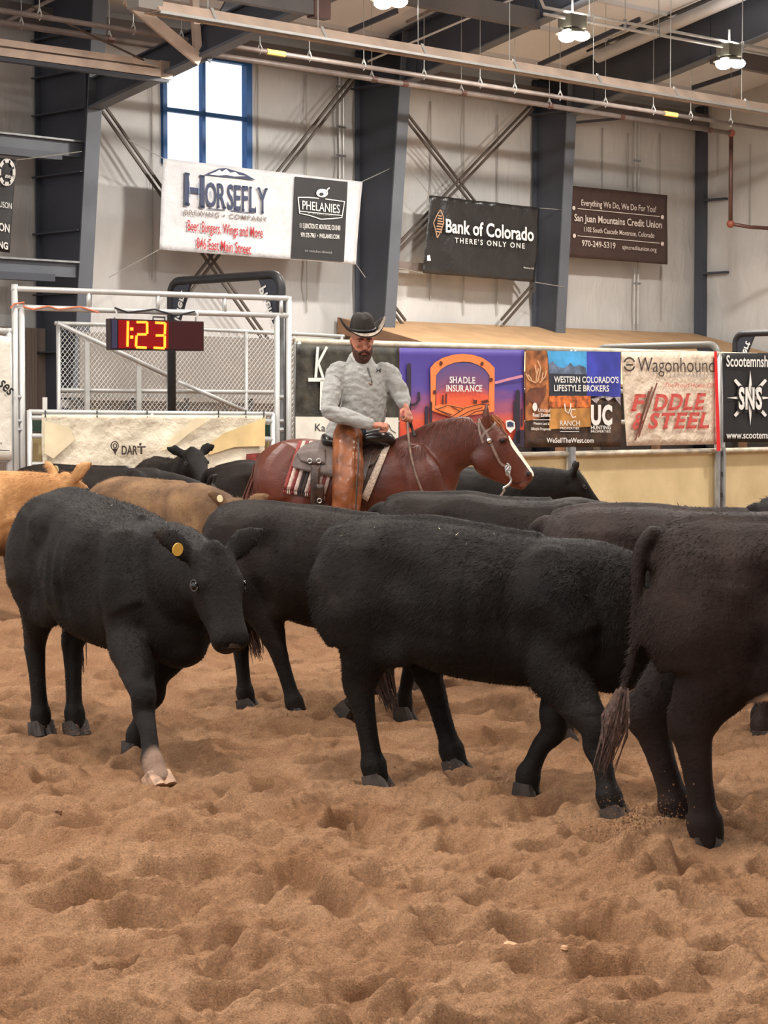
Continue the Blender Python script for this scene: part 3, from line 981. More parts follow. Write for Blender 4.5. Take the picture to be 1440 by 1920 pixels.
# ------------------------------------------------------------------ banners
def cloth(name, rgb, var=.05, rgb2=None, vscale=3, bump=.03):
    return M(name, rgb, .55, var=var, vscale=vscale, rgb2=rgb2, bump=bump, bscale=5)
def banner(name, label, corners, pick, mat, toward, amp=.012, seed=0, nu=28, nv=14, group='sponsor banners', sag=0.0):
    TL, TR, BR, BL = [np.array(c, float) for c in corners]
    ctr = pick(*((BL + BR) / 2))
    root = empty(name, ctr, label, 'banner', group)
    def P(u, v):
        top = TL + (TR - TL) * u; bot = BL + (BR - BL) * u
        q = bot + (top - bot) * v
        p = pick(q[0], q[1] + sag * 4 * u * (1 - u))
        w = amp * (math.sin(u * 17 + seed + v * 2.5) * .5 + math.sin(u * 7.3 + v * 5 + seed * 2) * .5) \
            + amp * 1.2 * abs(math.sin(u * 9.4 * math.pi)) * max(0, v - .8) * 4
        return p + toward * w
    return sheet('cloth', P, nu, nv, -toward * .004, mat, root)      # prints become sub-parts of the cloth
CAMW = -N      # toward the arena
def ropes(root, pairs, pick_a, pick_b, r=.008):
    root = root.parent or root
    for a, b in pairs:
        MB().tube([pick_a(*a), pick_b(*b)], r, 5).build('rope', m_wire, root)

m_red = M('red_print', (178, 40, 46), .6)
m_navy = M('navy_print', (52, 62, 92), .6)
m_navy2 = M('pale_navy_print', (128, 142, 172), .6)
m_brownp = M('grey_brown_print', (132, 118, 112), .6)
m_tanp = M('tan_print', (190, 150, 118), .6)
m_greyp = M('grey_print', (150, 148, 146), .6)
m_blackp = M('black_print', (34, 33, 34), .55)

# brewery banner
pk = lambda off=0.0: (lambda x, y: W(x, y, 29.0 - off))
b = banner('brewery_banner', 'wide white brewery banner hung below the tall window', ((306, 297), (678, 341), (668, 496), (298, 468)), pk(),
           cloth('white_banner_cloth', (208, 209, 212), .03), CAMW, .015, 1, 40, 16)
t = pk(.035)
poly([(553, 331), (652, 341), (645, 491), (546, 484)], pk(.03), m_blackp, b, 'printed_panel')
serif_letter('H', (346, 384), (384, 390), 61, t, m_navy, b, .016, sw=.07)
serif_letter('ORSEFLY', (385, 386), (502, 401), 45, t, m_navy, b, .018, h2=48, gap=.06, sw=.08)
strokes([[(389, 391), (422, 394)], [(433, 395), (470, 399)]], 1.6, t, m_navy, b)
strokes([[(355, 340), (356, 370)], [(372, 342), (373, 372)], [(395, 358), (396, 372)]], 1.6, pk(.045), m_navy2, b, 'print_highlight')
poly([(383, 328), (398, 321), (410, 316), (423, 315), (440, 320), (458, 325), (480, 338), (455, 335), (430, 333), (405, 331)], t, m_navy, b)
poly([(392, 327), (405, 322), (412, 318), (416, 322), (424, 317), (432, 324), (441, 322), (448, 328), (462, 330), (440, 331), (425, 328), (410, 329)], pk(.042), m_white, b)
letter('BREWING \u2022 COMPANY', (346, 402), (501, 416), 9, t, m_brownp, b, .012, space=1.25)
letter('Beer, Burgers, Wings and More', (352, 432), (493, 446), 20, t, m_red, b, .008, h2=19)
letter('846 East Main Street', (369, 465), (471, 477), 20, t, m_red, b, .008)
t2 = pk(.05)
letter('PHELANIES', (567, 392), (637, 400), 16, t2, m_white, b, .004)
strokes([[(559, 370), (578, 370), (598, 372)], [(610, 373), (632, 376), (646, 378), (644, 391), (641, 408), (622, 410), (602, 411), (581, 404), (562, 400), (559, 370)]], 1.8, t2, m_white, b)
strokes([[(562, 396), (641, 404)]], 1.5, t2, m_white, b)
poly(circle_px((604, 362), 11, 8), t2, m_white, b)
poly(circle_px((603, 364), 4, 3), pk(.06), m_blackp, b)
strokes([[(612, 362), (614, 355), (618, 352)]], 2.5, t2, m_white, b)
letter('A SPEAKEASY', (577, 401), (628, 406), 4.5, t2, m_greyp, b, .01, space=1.3)
letter('111 S JUNCTION ST, MONTROSE, CO 81401', (562, 427), (638, 432), 9, t2, m_white, b, .008)
letter('970 275-7963  \u2022  PHELANIES.COM', (564, 444), (636, 448), 8, t2, m_white, b, .008)
letter('no switches allowed', (572, 472), (622, 476), 5, t2, m_greyp, b, 0)
ropes(b, [((678, 341), (740, 312)), ((306, 297), (240, 262)), ((298, 468), (205, 520)), ((668, 496), (685, 520))], pk(), lambda x, y: W(x, y, 28.95))

# bank banner
pk = lambda off=0.0: (lambda x, y: W(x, y, 29.3 - off))
b = banner('bank_banner', 'black bank banner with white lettering hung between two columns', ((806, 366), (1009, 390), (1003, 529), (793, 512)), pk(),
           M('glossy_black_vinyl', (44, 42, 42), .32, var=.08, vscale=3, bump=.05, bscale=3), CAMW, .05, 2, 44, 18)
t = pk(.09)
letter('Bank of Colorado', (836, 435), (1001, 452), 25, t, m_white, b, .022)
letter("THERE'S ONLY ONE", (853, 455), (984, 466), 9.5, t, m_white, b, .012, space=1.35)
strokes([[(826, 393), (820, 402), (813, 418), (817, 432), (820, 446)], [(826, 393), (831, 405), (832, 418), (827, 433), (820, 446)]], 1.5, t, m_tanp, b)
strokes([[(821 - k * .3 + (0 if k < 4 else -1), 404 + 5 * k), (831 - abs(k - 3) * .9, 405.5 + 5 * k)] for k in range(7)], 2.2, t, m_tanp, b)
poly([(801, 479), (806, 478), (808, 489), (801, 489)], t, m_white, b)
letter('Montrose, CO', (982, 503), (1001, 505), 3, t, m_white, b)
ropes(b, [((1009, 390), (1066, 394)), ((1003, 529), (1058, 538)), ((806, 366), (757, 300)), ((793, 512), (735, 500))], pk(), lambda x, y: W(x, y, 29.1))

# credit union banner
pk = lambda off=0.0: (lambda x, y: W(x, y, 29.4 - off))
b = banner('credit_union_banner', 'dark brown credit union banner with pale lettering on the right wall bay', ((1068, 348), (1251, 366), (1251, 496), (1066, 482)), pk(),
           cloth('brown_banner_cloth', (70, 52, 47), .06), CAMW, .012, 3)
t = pk(.035); m_cream = M('cream_print', (226, 215, 205), .6)
letter('Everything We Do, We Do For You!', (1090, 385), (1230, 398), 11, t, m_cream, b, .01)
letter('San Juan Mountains Credit Union', (1077, 414), (1241, 428), 13, t, m_cream, b, .016)
letter('1102 South Cascade Montrose, Colorado', (1095, 434), (1227, 446), 9, t, m_cream, b, .008)
letter('970-249-5319', (1091, 461), (1154, 466), 11, t, m_cream, b, .014)
letter('sjmcreditunion.org', (1167, 467), (1231, 472), 8, t, m_cream, b, .006)
strokes([[(1083, 391), (1237, 406)], [(1083, 442), (1237, 456)]], 1.3, t, m_cream, b)
for c in ((1076, 390), (1242, 407), (1077, 442), (1242, 457)):
    poly(circle_px(c, 3, 4, 12), t, m_cream, b)

# black banner at the left edge
pk = lambda off=0.0: (lambda x, y: W(x, y, 28.3 - off))
b = banner('vehicle_banner', 'narrow black banner with a round white emblem at the left edge', ((-70, 286), (31, 300), (18, 474), (-75, 462)), pk(), m_blackp, CAMW, .01, 4)
t = pk(.03)
for a in range(8):
    poly(circle_px((13, 323), 15, 24, 4, a * 45 - 16, a * 45 + 16) + circle_px((13, 323), 11, 18, 4, a * 45 + 16, a * 45 - 16), t, m_white, b)
strokes([circle_px((13, 323), 15.5, 25, 28) + [(28.5, 323)]], 1.5, t, m_white, b)
letter('BRP', (9, 333), (26, 336), 6, t, m_white, b, .02, shear=.3)
letter('USON', (-1, 388), (22, 392), 11, t, m_white, b, .004)
letter('ON', (-2, 432), (18, 436), 15, t, m_white, b, .02)
letter('NG', (-3, 464), (15, 468), 13, t, m_white, b, .03)
ropes(b, [((31, 300), (153, 284))], pk(), lambda x, y: W(x, y, 28.4))

# --- banners tied to the fence
pk = WF
b = banner('dark_brand_banner', 'mottled black banner with a white ranch brand behind the rider', ((554, 645), (747, 652), (747, 836), (554, 834)), pk(.07),
           cloth('mottled_dark_cloth', (40, 40, 36), .25, (74, 70, 58), 6), CAMW, .008, 5)
t = pk(.095)
poly([(554, 781), (747, 783), (747, 836), (554, 834)], pk(.09), M('white_strip_print', (226, 222, 210), .6, var=.05, vscale=5), b, 'printed_panel')
strokes([[(596, 650), (592, 708)], [(613, 650), (597, 681), (606, 708)]], 5, t, m_white, b)
strokes([[(578, 712), (632, 712)], [(604, 712), (603, 769)]], 7, t, m_white, b)
letter('Ka', (591, 808), (610, 809), 14, t, m_blackp, b)
strokes([[(729, 796), (733, 806), (742, 812)]], 1.5, t, m_blackp, b)

def ramp_mat(name, stops, rough=.55, axis=1):
    m = bpy.data.materials.new(name); m.use_nodes = True
    nt = m.node_tree; bs = nt.nodes['Principled BSDF']; bs.inputs['Roughness'].default_value = rough
    tc = nt.nodes.new('ShaderNodeTexCoord'); sp = nt.nodes.new('ShaderNodeSeparateXYZ')
    nt.links.new(tc.outputs['UV'], sp.inputs[0])
    nz = nt.nodes.new('ShaderNodeTexNoise'); nz.inputs['Scale'].default_value = 5; nz.inputs['Detail'].default_value = 5
    mp = nt.nodes.new('ShaderNodeMapping'); mp.inputs['Scale'].default_value = (1, 3, 1)
    nt.links.new(tc.outputs['UV'], mp.inputs['Vector']); nt.links.new(mp.outputs['Vector'], nz.inputs['Vector'])
    ad = nt.nodes.new('ShaderNodeMath'); ad.operation = 'MULTIPLY_ADD'; ad.inputs[1].default_value = .22
    nt.links.new(nz.outputs['Fac'], ad.inputs[0]); nt.links.new(sp.outputs[axis], ad.inputs[2])
    sb_ = nt.nodes.new('ShaderNodeMath'); sb_.operation = 'SUBTRACT'; sb_.inputs[1].default_value = .11
    nt.links.new(ad.outputs[0], sb_.inputs[0])
    r = nt.nodes.new('ShaderNodeValToRGB')
    e = r.color_ramp.elements
    while len(e) < len(stops): e.new(.5)
    for i, (p_, c_) in enumerate(stops):
        e[i].position = p_; e[i].color = lin(c_)
    nt.links.new(sb_.outputs[0], r.inputs['Fac']); nt.links.new(r.outputs['Color'], bs.inputs['Base Color'])
    return m
m_sunset = ramp_mat('sunset_print', [(0, (60, 32, 44)), (.12, (206, 70, 44)), (.26, (214, 92, 62)), (.42, (150, 84, 120)), (.6, (84, 70, 150)), (1, (72, 58, 142))])
b = banner('insurance_banner', 'purple and orange sunset banner with an arched orange frame', ((749, 652), (983, 656), (983, 839), (749, 838)), pk(.07), m_sunset, CAMW, .008, 6)
m_or = M('orange_print', (240, 132, 72), .55)
m_cact = M('dark_cactus_print', (46, 36, 52), .6)
m_dkor = M('brown_line_print', (84, 40, 30), .6)
t = pk(.095)
arch_o = [(808, 772), (807, 690), (815, 680), (830, 671), (850, 665), (868, 663.5), (886, 665), (905, 671), (918, 680), (927.5, 690), (927, 772)]
arch_i = [(916, 764), (918, 704), (909, 692), (896, 684), (882, 679), (868, 678), (852, 680), (838, 685), (826, 693), (818, 703), (816, 764)]
poly(arch_o + arch_i, t, m_or, b, 'printed_arch')
V, Fc, UV = grid_mesh(lambda u, v: (818 + 99 * u, 764 - 84 * v * (1 - .25 * abs(2 * u - 1) ** 3)), 16, 10)
mb = MB(); mb.add([pk(.09)(*p) for p in V], Fc)
pan = mb.build('printed_panel', ramp_mat('inner_sunset_print', [(0, (232, 104, 56)), (.3, (226, 92, 66)), (.5, (132, 80, 112)), (1, (84, 74, 132))]), b, fix=False)
uvl = pan.data.uv_layers.new(name='UVMap')
for lp in pan.data.loops: uvl.data[lp.index].uv = UV[lp.vertex_index]
poly([(810, 764), (822, 759), (845, 758), (869, 764), (890, 757), (914, 757), (925, 764), (925, 772), (850, 784), (810, 770)], pk(.105), m_or, b)
strokes([[(818, 768), (840, 760), (868, 766)], [(824, 770), (848, 778)], [(845, 761), (862, 771)], [(848, 781), (872, 765), (900, 758), (918, 759)], [(860, 782), (880, 771), (905, 764)],
         [(872, 783), (892, 772), (912, 768)], [(816, 766), (848, 782)]], 1.6, pk(.115), m_dkor, b)
poly([(829, 741), (832, 741), (832, 758), (829, 758)], pk(.115), m_dkor, b); poly([(835, 738), (838, 738), (838, 757), (835, 757)], pk(.115), m_dkor, b)
poly([(886, 746), (889, 750), (895, 750), (894, 757), (888, 757)], pk(.115), m_dkor, b)
poly([(902, 752), (914, 749), (918, 754), (904, 757)], pk(.115), m_dkor, b)
for c in ((827, 681), (904, 682), (815, 735), (921, 712)): poly(circle_px(c, 3.2, 4, 10), pk(.105), m_dkor, b)
serif_letter('SHADLE', (843, 718), (891, 719), 12, pk(.12), m_white, b, .014)
serif_letter('INSURANCE', (836, 734), (904, 734), 12, pk(.12), m_white, b, .012)
for (x, y0, y1, w) in ((767, 680, 800, 8), (800, 760, 810, 6), (808, 752, 800, 5), (971, 730, 832, 8), (965, 750, 790, 4), (978, 765, 800, 4)):
    poly([(x - w / 2, y0 + 3), (x, y0), (x + w / 2, y0 + 3), (x + w / 2, y1), (x - w / 2, y1)], t, m_cact, b, 'printed_cactus')
strokes([[(785, 735), (786, 750), (779, 758), (768, 760)]], 5, t, m_cact, b)
poly([(960, 838), (965, 812), (975, 806), (983, 806), (983, 838)], t, m_cact, b)
poly([(948, 789), (957, 787), (965, 791), (966, 803), (957, 812), (949, 803)], pk(.1), m_white, b)
poly([(951, 792), (957, 790), (963, 793), (963, 800), (951, 800)], pk(.105), m_navy, b)
strokes([[(928, 718), (950, 712), (980, 705)]], 5, t, M('pink_cloud_print', (206, 140, 160), .6), b)

# ranch broker banner
b = banner('ranch_broker_banner', 'collage banner with an elk, mountains and a yellow pasture', ((986, 657), (1163, 660), (1166, 838), (984, 839)), pk(.07),
           cloth('dark_umber_print', (58, 44, 36), .25, (92, 66, 46), 6), CAMW, .008, 7)
t1, t2_, t3 = pk(.09), pk(.1), pk(.112)
poly([(986, 657), (1026, 658), (1032, 700), (1028, 780), (985, 790)], t1, M('autumn_brown_print', (150, 92, 52), .6, var=.35, vscale=7), b, 'printed_panel')
poly([(1026, 658), (1100, 659), (1100, 700), (1028, 700)], t1, M('sky_blue_print', (74, 158, 212), .6, var=.2, vscale=3), b, 'printed_panel')
poly([(1028, 700), (1029, 684), (1036, 677), (1046, 688), (1058, 690), (1070, 680), (1076, 688), (1086, 684), (1098, 689), (1100, 703)], t2_, M('mountain_print', (92, 104, 124), .6, var=.3, vscale=9), b, 'printed_panel')
poly([(1029, 700), (1100, 702), (1100, 742), (1031, 742)], t2_, M('dark_blue_grey_print', (44, 50, 62), .6), b, 'printed_panel')
poly([(1100, 659), (1163, 660), (1164, 745), (1100, 742)], t1, M('royal_blue_print', (58, 66, 168), .6, var=.15, vscale=3), b, 'printed_panel')
poly([(1030, 742), (1108, 742), (1108, 765), (1030, 766)], t2_, M('orange_trees_print', (176, 92, 44), .6, var=.5, vscale=12), b, 'printed_panel')
poly([(1030, 764), (1108, 763), (1108, 800), (1030, 805)], t2_, M('pasture_print', (176, 124, 62), .6, var=.2, vscale=5), b, 'printed_panel')
poly([(1108, 748), (1163, 744), (1164, 760), (1152, 745), (1140, 752), (1130, 742), (1118, 756)], t3, M('pale_aspen_print', (168, 160, 160), .6, var=.3, vscale=12), b)
m_ant = M('antler_print', (214, 170, 130), .6)
strokes([[(1005, 718), (992, 712), (986, 700)], [(997, 712), (990, 702)], [(1005, 718), (1006, 700), (1003, 684)], [(1006, 705), (1010, 690)], [(1012, 718), (1022, 706), (1025, 694)], [(1016, 712), (1018, 698)],
         [(1008, 716), (1014, 690), (1008, 676)]], 2.4, t2_, m_ant, b, 'printed_antlers')
poly([(986, 738), (994, 728), (1006, 726), (1018, 728), (1024, 720), (1022, 742), (1012, 760), (1003, 758), (994, 752), (990, 760), (986, 760)], t2_, M('elk_print', (108, 62, 44), .6, var=.2, vscale=8), b, 'printed_elk')
letter("WESTERN COLORADO'S", (1039, 717), (1160, 718), 11.5, t3, m_white, b, .02)
letter('LIFESTYLE BROKERS', (1039, 733), (1142, 734), 11.5, t3, m_white, b, .018)
strokes([[(1059, 757), (1060, 770), (1066, 775), (1070, 764), (1070, 756)]], 2, t3, m_white, b)
strokes([[(1079, 768), (1072, 768), (1070, 776), (1074, 783), (1080, 781)]], 2, t3, m_white, b)
letter('RANCH', (1050, 798), (1087, 798), 9.5, t3, m_white, b, .004)
letter('PROPERTIES', (1050, 805), (1086, 805), 4, t3, m_white, b, .006)
letter('U', (1108, 795), (1127, 795), 36, t3, m_white, b, .05)
letter('C', (1129, 795), (1148, 795), 36, t3, m_white, b, .05)
letter('HUNTING', (1108, 805), (1145, 805), 7, t3, m_white, b, .016)
letter('PROPERTIES', (1108, 811), (1145, 811), 4, t3, m_white, b, .012)
letter('WeSellTheWest.com', (1025, 830), (1113, 830), 9, t3, m_white, b, .014)
poly(circle_px((1003, 763), 4.5, 8), t3, m_white, b)
letter('United', (1009, 772), (1032, 773), 7, t3, m_white, b, 0, shear=.3)
letter('Real Estate', (999, 781), (1032, 781), 6.5, t3, m_white, b, .02)
strokes([[(999, 787), (1033, 787)], [(1050, 809), (1086, 809)]], 1, t3, m_white, b)
letter('Western Land &', (1000, 796), (1030, 797), 5, t3, m_white, b, .012)
letter('Lifestyle Properties', (996, 806), (1033, 807), 5, t3, m_white, b, .012)

# cream banner with red lettering
b = banner('cream_ranch_banner', 'cream banner with red italic lettering and a red strap at its right edge', ((1164, 660), (1342, 660), (1345, 833), (1175, 836)), pk(.07),
           cloth('cream_banner_cloth', (226, 208, 186), .04, bump=.06), CAMW, .012, 8)
t = pk(.1); m_dk = M('dark_brown_print', (66, 54, 48), .6); m_sal = M('red_lettering', (204, 84, 76), .6)
letter('Wagonhound', (1196, 697), (1340, 698), 27, t, m_dk, b, -.004)
strokes([circle_px((1180, 683), 10, 12, 12, 200, 340), circle_px((1180, 683), 10, 12, 12, 20, 160), [(1174, 684), (1187, 684)]], 3, t, m_dk, b, 'printed_brand')
letter('LAND & LIVESTOCK CO', (1258, 708), (1342, 708), 7, t, m_greyp, b, 0, space=1.2)
letter('The Proud Home Of', (1247, 726), (1338, 727), 8.5, t, m_sal, b, -.006, shear=.25)
serif_letter('F', (1182, 770), (1212, 770), 31, t, m_sal, b, .03, shear=.25)
serif_letter('DDLE', (1224, 769), (1324, 767), 30, t, m_sal, b, .03, shear=.25)
letter('&', (1186, 804), (1208, 803), 30, t, m_sal, b, .02, shear=.25)
serif_letter('STEEL', (1215, 803), (1330, 802), 29, t, m_sal, b, .03, shear=.25)
strokes([[(1232, 718), (1214, 770), (1197, 820)], [(1223, 725), (1208, 770), (1191, 826)], [(1217, 733), (1204, 780), (1198, 815)]], 3, pk(.11), M('rust_strokes_print', (120, 72, 58), .6), b, 'printed_feathers')
poly([(1339, 659), (1344, 659), (1351, 845), (1344, 846)], pk(.115), M('red_strap', (222, 32, 34), .5), b.parent, 'red_strap')

# black star banner
b = banner('star_banner', 'black banner with a white eight-point star at the right edge', ((1355, 662), (1470, 662), (1470, 829), (1357, 829)), pk(.07), m_blackp, CAMW, .01, 9)
t = pk(.095)
letter('Scootemnsho', (1362, 687), (1449, 688), 21, t, m_white, b, .016)
letter('www.scootemns', (1362, 822), (1450, 822), 13, t, m_white, b, .014)
cx, cy = 1407, 746
for a in range(0, 360, 45):
    ra = math.radians(a); L_ = 52 if a % 90 == 0 else 48
    wv = np.array([-math.sin(ra), math.cos(ra)]) * (5 if a % 90 == 0 else 4)
    tip = np.array([cx + math.cos(ra) * L_ * .86, cy + math.sin(ra) * L_])
    c = np.array([cx, cy])
    k_ = 0 if a % 90 == 0 else .7
    poly([c + wv, tip + wv * k_, tip - wv * k_, c - wv], t, m_white, b, 'printed_ray')
serif_letter('SNS', (1382, 769), (1432, 769), 46, pk(.11), m_blackp, b, .07, gap=.02)
serif_letter('SNS', (1385, 766), (1429, 766), 40, pk(.12), m_white, b, .035, gap=.08, sw=.07)

# ------------------------------------------------------------------ gateway at the left
GA, GB = Y(25, 700, 23.16), Y(535, 700, 25.0)
gdir = (GB - GA) * np.array([1, 1, 0]); gdir /= np.linalg.norm(gdir)
gn = np.array([-gdir[1], gdir[0], 0.0])
def GT(off=0.0):
    return lambda x, y: hit(x, y, GA + gn * (-off), gn)
g0 = GT(0)
def vpost(mb, px, ytop, r, off=0.0, zb=0.0, ybot=None):
    a = GT(off)(px, ytop); c = a.copy(); c[2] = zb if ybot is None else GT(off)(px, ybot)[2]
    mb.tube([c, a], r, 10); return mb
root = empty('pipe_gateway', g0(280, 1000) * np.array([1, 1, 0]), 'tall galvanised pipe gateway with twin overhead rails holding the clock', 'gate')
for (a, b_) in (((22, 541), (541, 560)), ((24, 576), (541, 592))):
    p, q = g0(*a), g0(*b_)
    MB().tube([p, q], .032, 10).build('overhead_rail', m_galv, root, smooth=True)
for px, ya, yb in ((166, 546, 580), (296, 551, 585), (421, 556, 588), (527, 560, 592)):
    MB().tube([g0(px, ya), g0(px, yb)], .024, 8).build('rail_spacer', m_galv, root, smooth=True)
for px, yt in ((27, 533), (40, 577), (519, 592), (541, 556)):
    vpost(MB(), px, yt, .034).build('post', m_galv, root, smooth=True)
vpost(MB(), 529, 592, .03, -.1).build('post', m_galv_d, root, smooth=True)
for px in (34, 524):
    for y in (745, 790, 806):
        MB().tube([g0(px - 6, y), g0(px + 6, y)], .03, 8).build('hinge', m_galv_d, root)
m_cable = M('orange_cable', (206, 120, 88), .6)
pts = [GT(.05)(x, y) for x, y in ((20, 578), (26, 570), (45, 567), (44, 575), (62, 580), (90, 574), (110, 580), (150, 575), (185, 586))]
MB().tube(pts, .010, 6).build('orange_cable', m_cable, root)
pts = [GT(.05)(x, y) for x, y in ((215, 577), (240, 586), (290, 580), (330, 592), (365, 584))]
MB().tube(pts, .010, 6).build('black_cable', m_black, root)

# swing gate with the cream banner
root = empty('swing_gate', g0(280, 1100) * np.array([1, 1, 0]), 'low pipe gate behind the cream sponsor banner at the left', 'gate')
for ya, yb in ((772, 777), (783, 790), (817, 824), (870, 880), (920, 930)):
    MB().tube([GT(.04)(54, ya), GT(.04)(512, yb)], .028, 10).build('rail', m_galv, root, smooth=True)
for px, yt in ((55, 769), (511, 775), (283, 775)):
    vpost(MB(), px, yt, .03, .04).build('upright', m_galv, root, smooth=True)
p = GT(-.12)(60, 820); q = GT(-.12)(516, 828)
MB().hexa([np.array([p[0], p[1], 0]), np.array([q[0], q[1], 0]), np.array([q[0], q[1], 0]) + gn * .02, np.array([p[0], p[1], 0]) + gn * .02,
           p, q, q + gn * .02, p + gn * .02]).build('kick_board', m_kick, root)
p = GT(-.6)(58, 797); q = GT(-.6)(540, 808)
MB().bar(p, q, .04, .14).build('green_board', M('dark_green_board', (52, 78, 66), .6), root)

gp = lambda off: GT(off)
b = banner('cream_gate_banner', 'dusty cream banner with tan diagonals on the low gate at the left', ((79, 777), (497, 779), (497, 905), (81, 898)), gp(.09),
           M('dusty_cream_cloth', (232, 221, 198), .6, var=.07, vscale=2.2, bump=.10, bscale=2.6), -gn, .025, 10, 48, 16)
t = gp(.15)
m_td = M('tan_diagonal_print', (226, 198, 144), .6, var=.08, vscale=3)
m_td2 = M('pale_tan_print', (231, 214, 180), .6, var=.06, vscale=3)
poly([(370, 850), (420, 812), (497, 784), (497, 836), (440, 838), (395, 852)], gp(.14), m_td, b)
poly([(320, 842), (355, 812), (395, 786), (365, 784), (330, 815), (300, 845)], gp(.14), m_td2, b)
poly([(84, 790), (130, 800), (140, 825), (100, 860), (84, 850)], gp(.14), m_td2, b)
letter('DAR', (228, 852), (258, 852), 16.5, t, m_dk, b, .03)
letter("T", (257, 851), (273, 851), 14.5, t, m_dk, b, .03)
poly([(262, 830), (266, 831), (264, 836), (260, 835)], t, m_dk, b)
strokes([circle_px((215, 836), 6.8, 8, 24) + [(221.8, 836)], circle_px((215.5, 836), 3.2, 4, 14) + [(218.7, 836)]], 2, t, m_dk, b, 'printed_pin')
poly([(210, 841), (221, 841), (216, 854)], t, m_dk, b, 'printed_pin')
poly([(462, 851), (496, 849), (496, 884), (459, 882)], t, M('maroon_print', (110, 44, 38), .6, var=.3, vscale=14), b, 'printed_panel')
poly([(470, 866), (472, 856), (474, 866), (480, 860), (480, 879), (466, 879)], gp(.16), m_red, b)
poly([(482, 878), (488, 866), (496, 858), (496, 880)], gp(.16), m_or, b)
for k in range(5):
    poly([(96 + k * 11, 876), (104 + k * 11, 870), (106 + k * 11, 878), (100 + k * 11, 881)], t, M('faded_red_print', (196, 128, 104), .6), b)
p, q = GT(.06)(80, 776), GT(.06)(497, 778)
for px in (85, 182, 276, 410, 461, 495):
    MB().tube([GT(.07)(px, 770), GT(.12)(px, 782)], .008, 5).build('tie', m_black, b.parent)
# small flat stake above the gate
MB().bar(GT(-.3)(84, 745), GT(-.3)(84, 772), .05, .02, gn).build('white_stake', m_white, None, label='short pale stake sticking up behind the gate rail', cat='stake')

# left edge white banner
b = banner('white_script_banner', 'white banner with black script at the far left beside the gateway', ((-75, 618), (19, 632), (23, 862), (-75, 868)), gp(.05),
           cloth('soiled_white_cloth', (228, 221, 208), .05), -gn, .01, 11)
t = gp(.09)
letter('ses', (-4, 722), (17, 742), 22, t, m_blackp, b, .02, rot=True)
letter('es', (-6, 833), (4, 833), 5, t, m_blackp, b, .01)
strokes([[(-20, 843), (18, 845)]], 1.5, t, m_blackp, b)
root = empty('arena_fence', g0(-20, 1100) * np.array([1, 1, 0]), 'fence section behind the white script banner at the left edge', 'fence', 'arena fence panels')
MB().tube([g0(-80, 614), g0(20, 622)], .035, 10).build('top_rail', m_galv, root, smooth=True)
MB().tube([g0(-80, 864), g0(20, 862)], .035, 10).build('lower_rail', m_galv, root, smooth=True)
vpost(MB(), 16, 615, .035).build('post', m_galv, root, smooth=True)

# ------------------------------------------------------------------ clock
pc = GT(.12)
root = empty('timer_clock', pc(295, 657), 'black box clock with glowing red digits hanging from the gateway rail', 'clock')
C4 = [pc(208, 656), pc(382, 658), pc(382, 603), pc(207, 597)]
mbx = MB(); mbx.hexa([C4[0], C4[1], C4[1] + gn * .12, C4[0] + gn * .12, C4[3], C4[2], C4[2] + gn * .12, C4[3] + gn * .12])
mbx.build('case', M('clock_case', (44, 26, 28), .4), root)
pf = GT(.13)
lens = poly([(222, 600), (316, 603), (316, 654), (222, 653)], pf, M('red_bloom_lens', (130, 6, 8), .25, emit=.12), root, 'lens')  # weak emission stands in for the bloom around the digits
poly([(209, 599), (220, 600), (220, 653), (209, 653)], pf, M('clock_side_panel', (46, 46, 74), .4), root, 'side_panel')
poly([(316, 603), (381, 605), (381, 656), (316, 655)], pf, M('dark_lens', (58, 24, 26), .25), root, 'dark_lens')
m_led = M('led_digit', (255, 120, 30), .4, emit=3.2)
pg = GT(.14)
def seg(lines):
    return strokes(lines, 4.6, pg, m_led, lens, 'led_segment')
seg([[(240, 602), (239, 650)]])
for y in (617, 632): poly([(244, y - 3), (250, y - 3), (250, y + 3), (244, y + 3)], pg, m_led, lens, 'led_colon')
for L_ in ([(256, 604), (276, 604)], [(276, 604), (276, 626)], [(257, 627), (275, 627)], [(256, 629), (255, 650)], [(255, 651), (275, 652)],
           [(291, 605), (310, 606)], [(310, 606), (309, 627)], [(292, 629), (308, 629)], [(309, 629), (309, 652)], [(288, 652), (309, 653)]):
    seg([L_])
for px in (215, 367):
    MB().tube([GT(.02)(px, 574 + (px - 24) * .031), GT(.10)(px + 4, 588 + (px - 215) * .02), GT(.1)(px, 594), GT(.08)(px, 600 + (px - 215) * .02)], .012, 6).build('hook', m_galv, root)
MB().tube([pc(287, 600), pc(287, 594), pc(309, 595), pc(309, 601)], .01, 6).build('handle', m_black, root)

# ------------------------------------------------------------------ bleacher with chain link side
CLo = 3.0
pcl = GT(-CLo)
root = empty('chain_link_fence', pcl(300, 1000) * np.array([1, 1, 0]), 'chain link fence with white pipe rails beside the bleacher', 'fence')
A_, B_ = pcl(108, 609), pcl(556, 627)
def rail(a, b_, r=.022, name='rail', mat=m_galv, off=0.0):
    MB().tube([pcl(*a) - gn * off, pcl(*b_) - gn * off], r, 8).build(name, mat, root, smooth=True)
rail((103, 606), (212, 609), .026); rail((212, 609), (645, 631), .024)
rail((103, 606), (315, 707), .03, 'hand_rail', m_galv, .08); rail((328, 715), (458, 772), .028, 'hand_rail', m_galv, .08)
rail((114, 731), (545, 736), .026)
for px in (109, 315, 461, 640):
    a = pcl(px, 606 + (px - 105) * .045); c = a.copy(); c[2] = 0
    MB().tube([c, a], .026, 8).build('post', m_galv, root, smooth=True)
for px, yt in ((159, 638), (256, 686)):
    a = pcl(px, yt) - gn * .06; c = a.copy(); c[2] = 0
    MB().bar(c, a, .06, .03, gn).build('flat_post', m_galv, root)
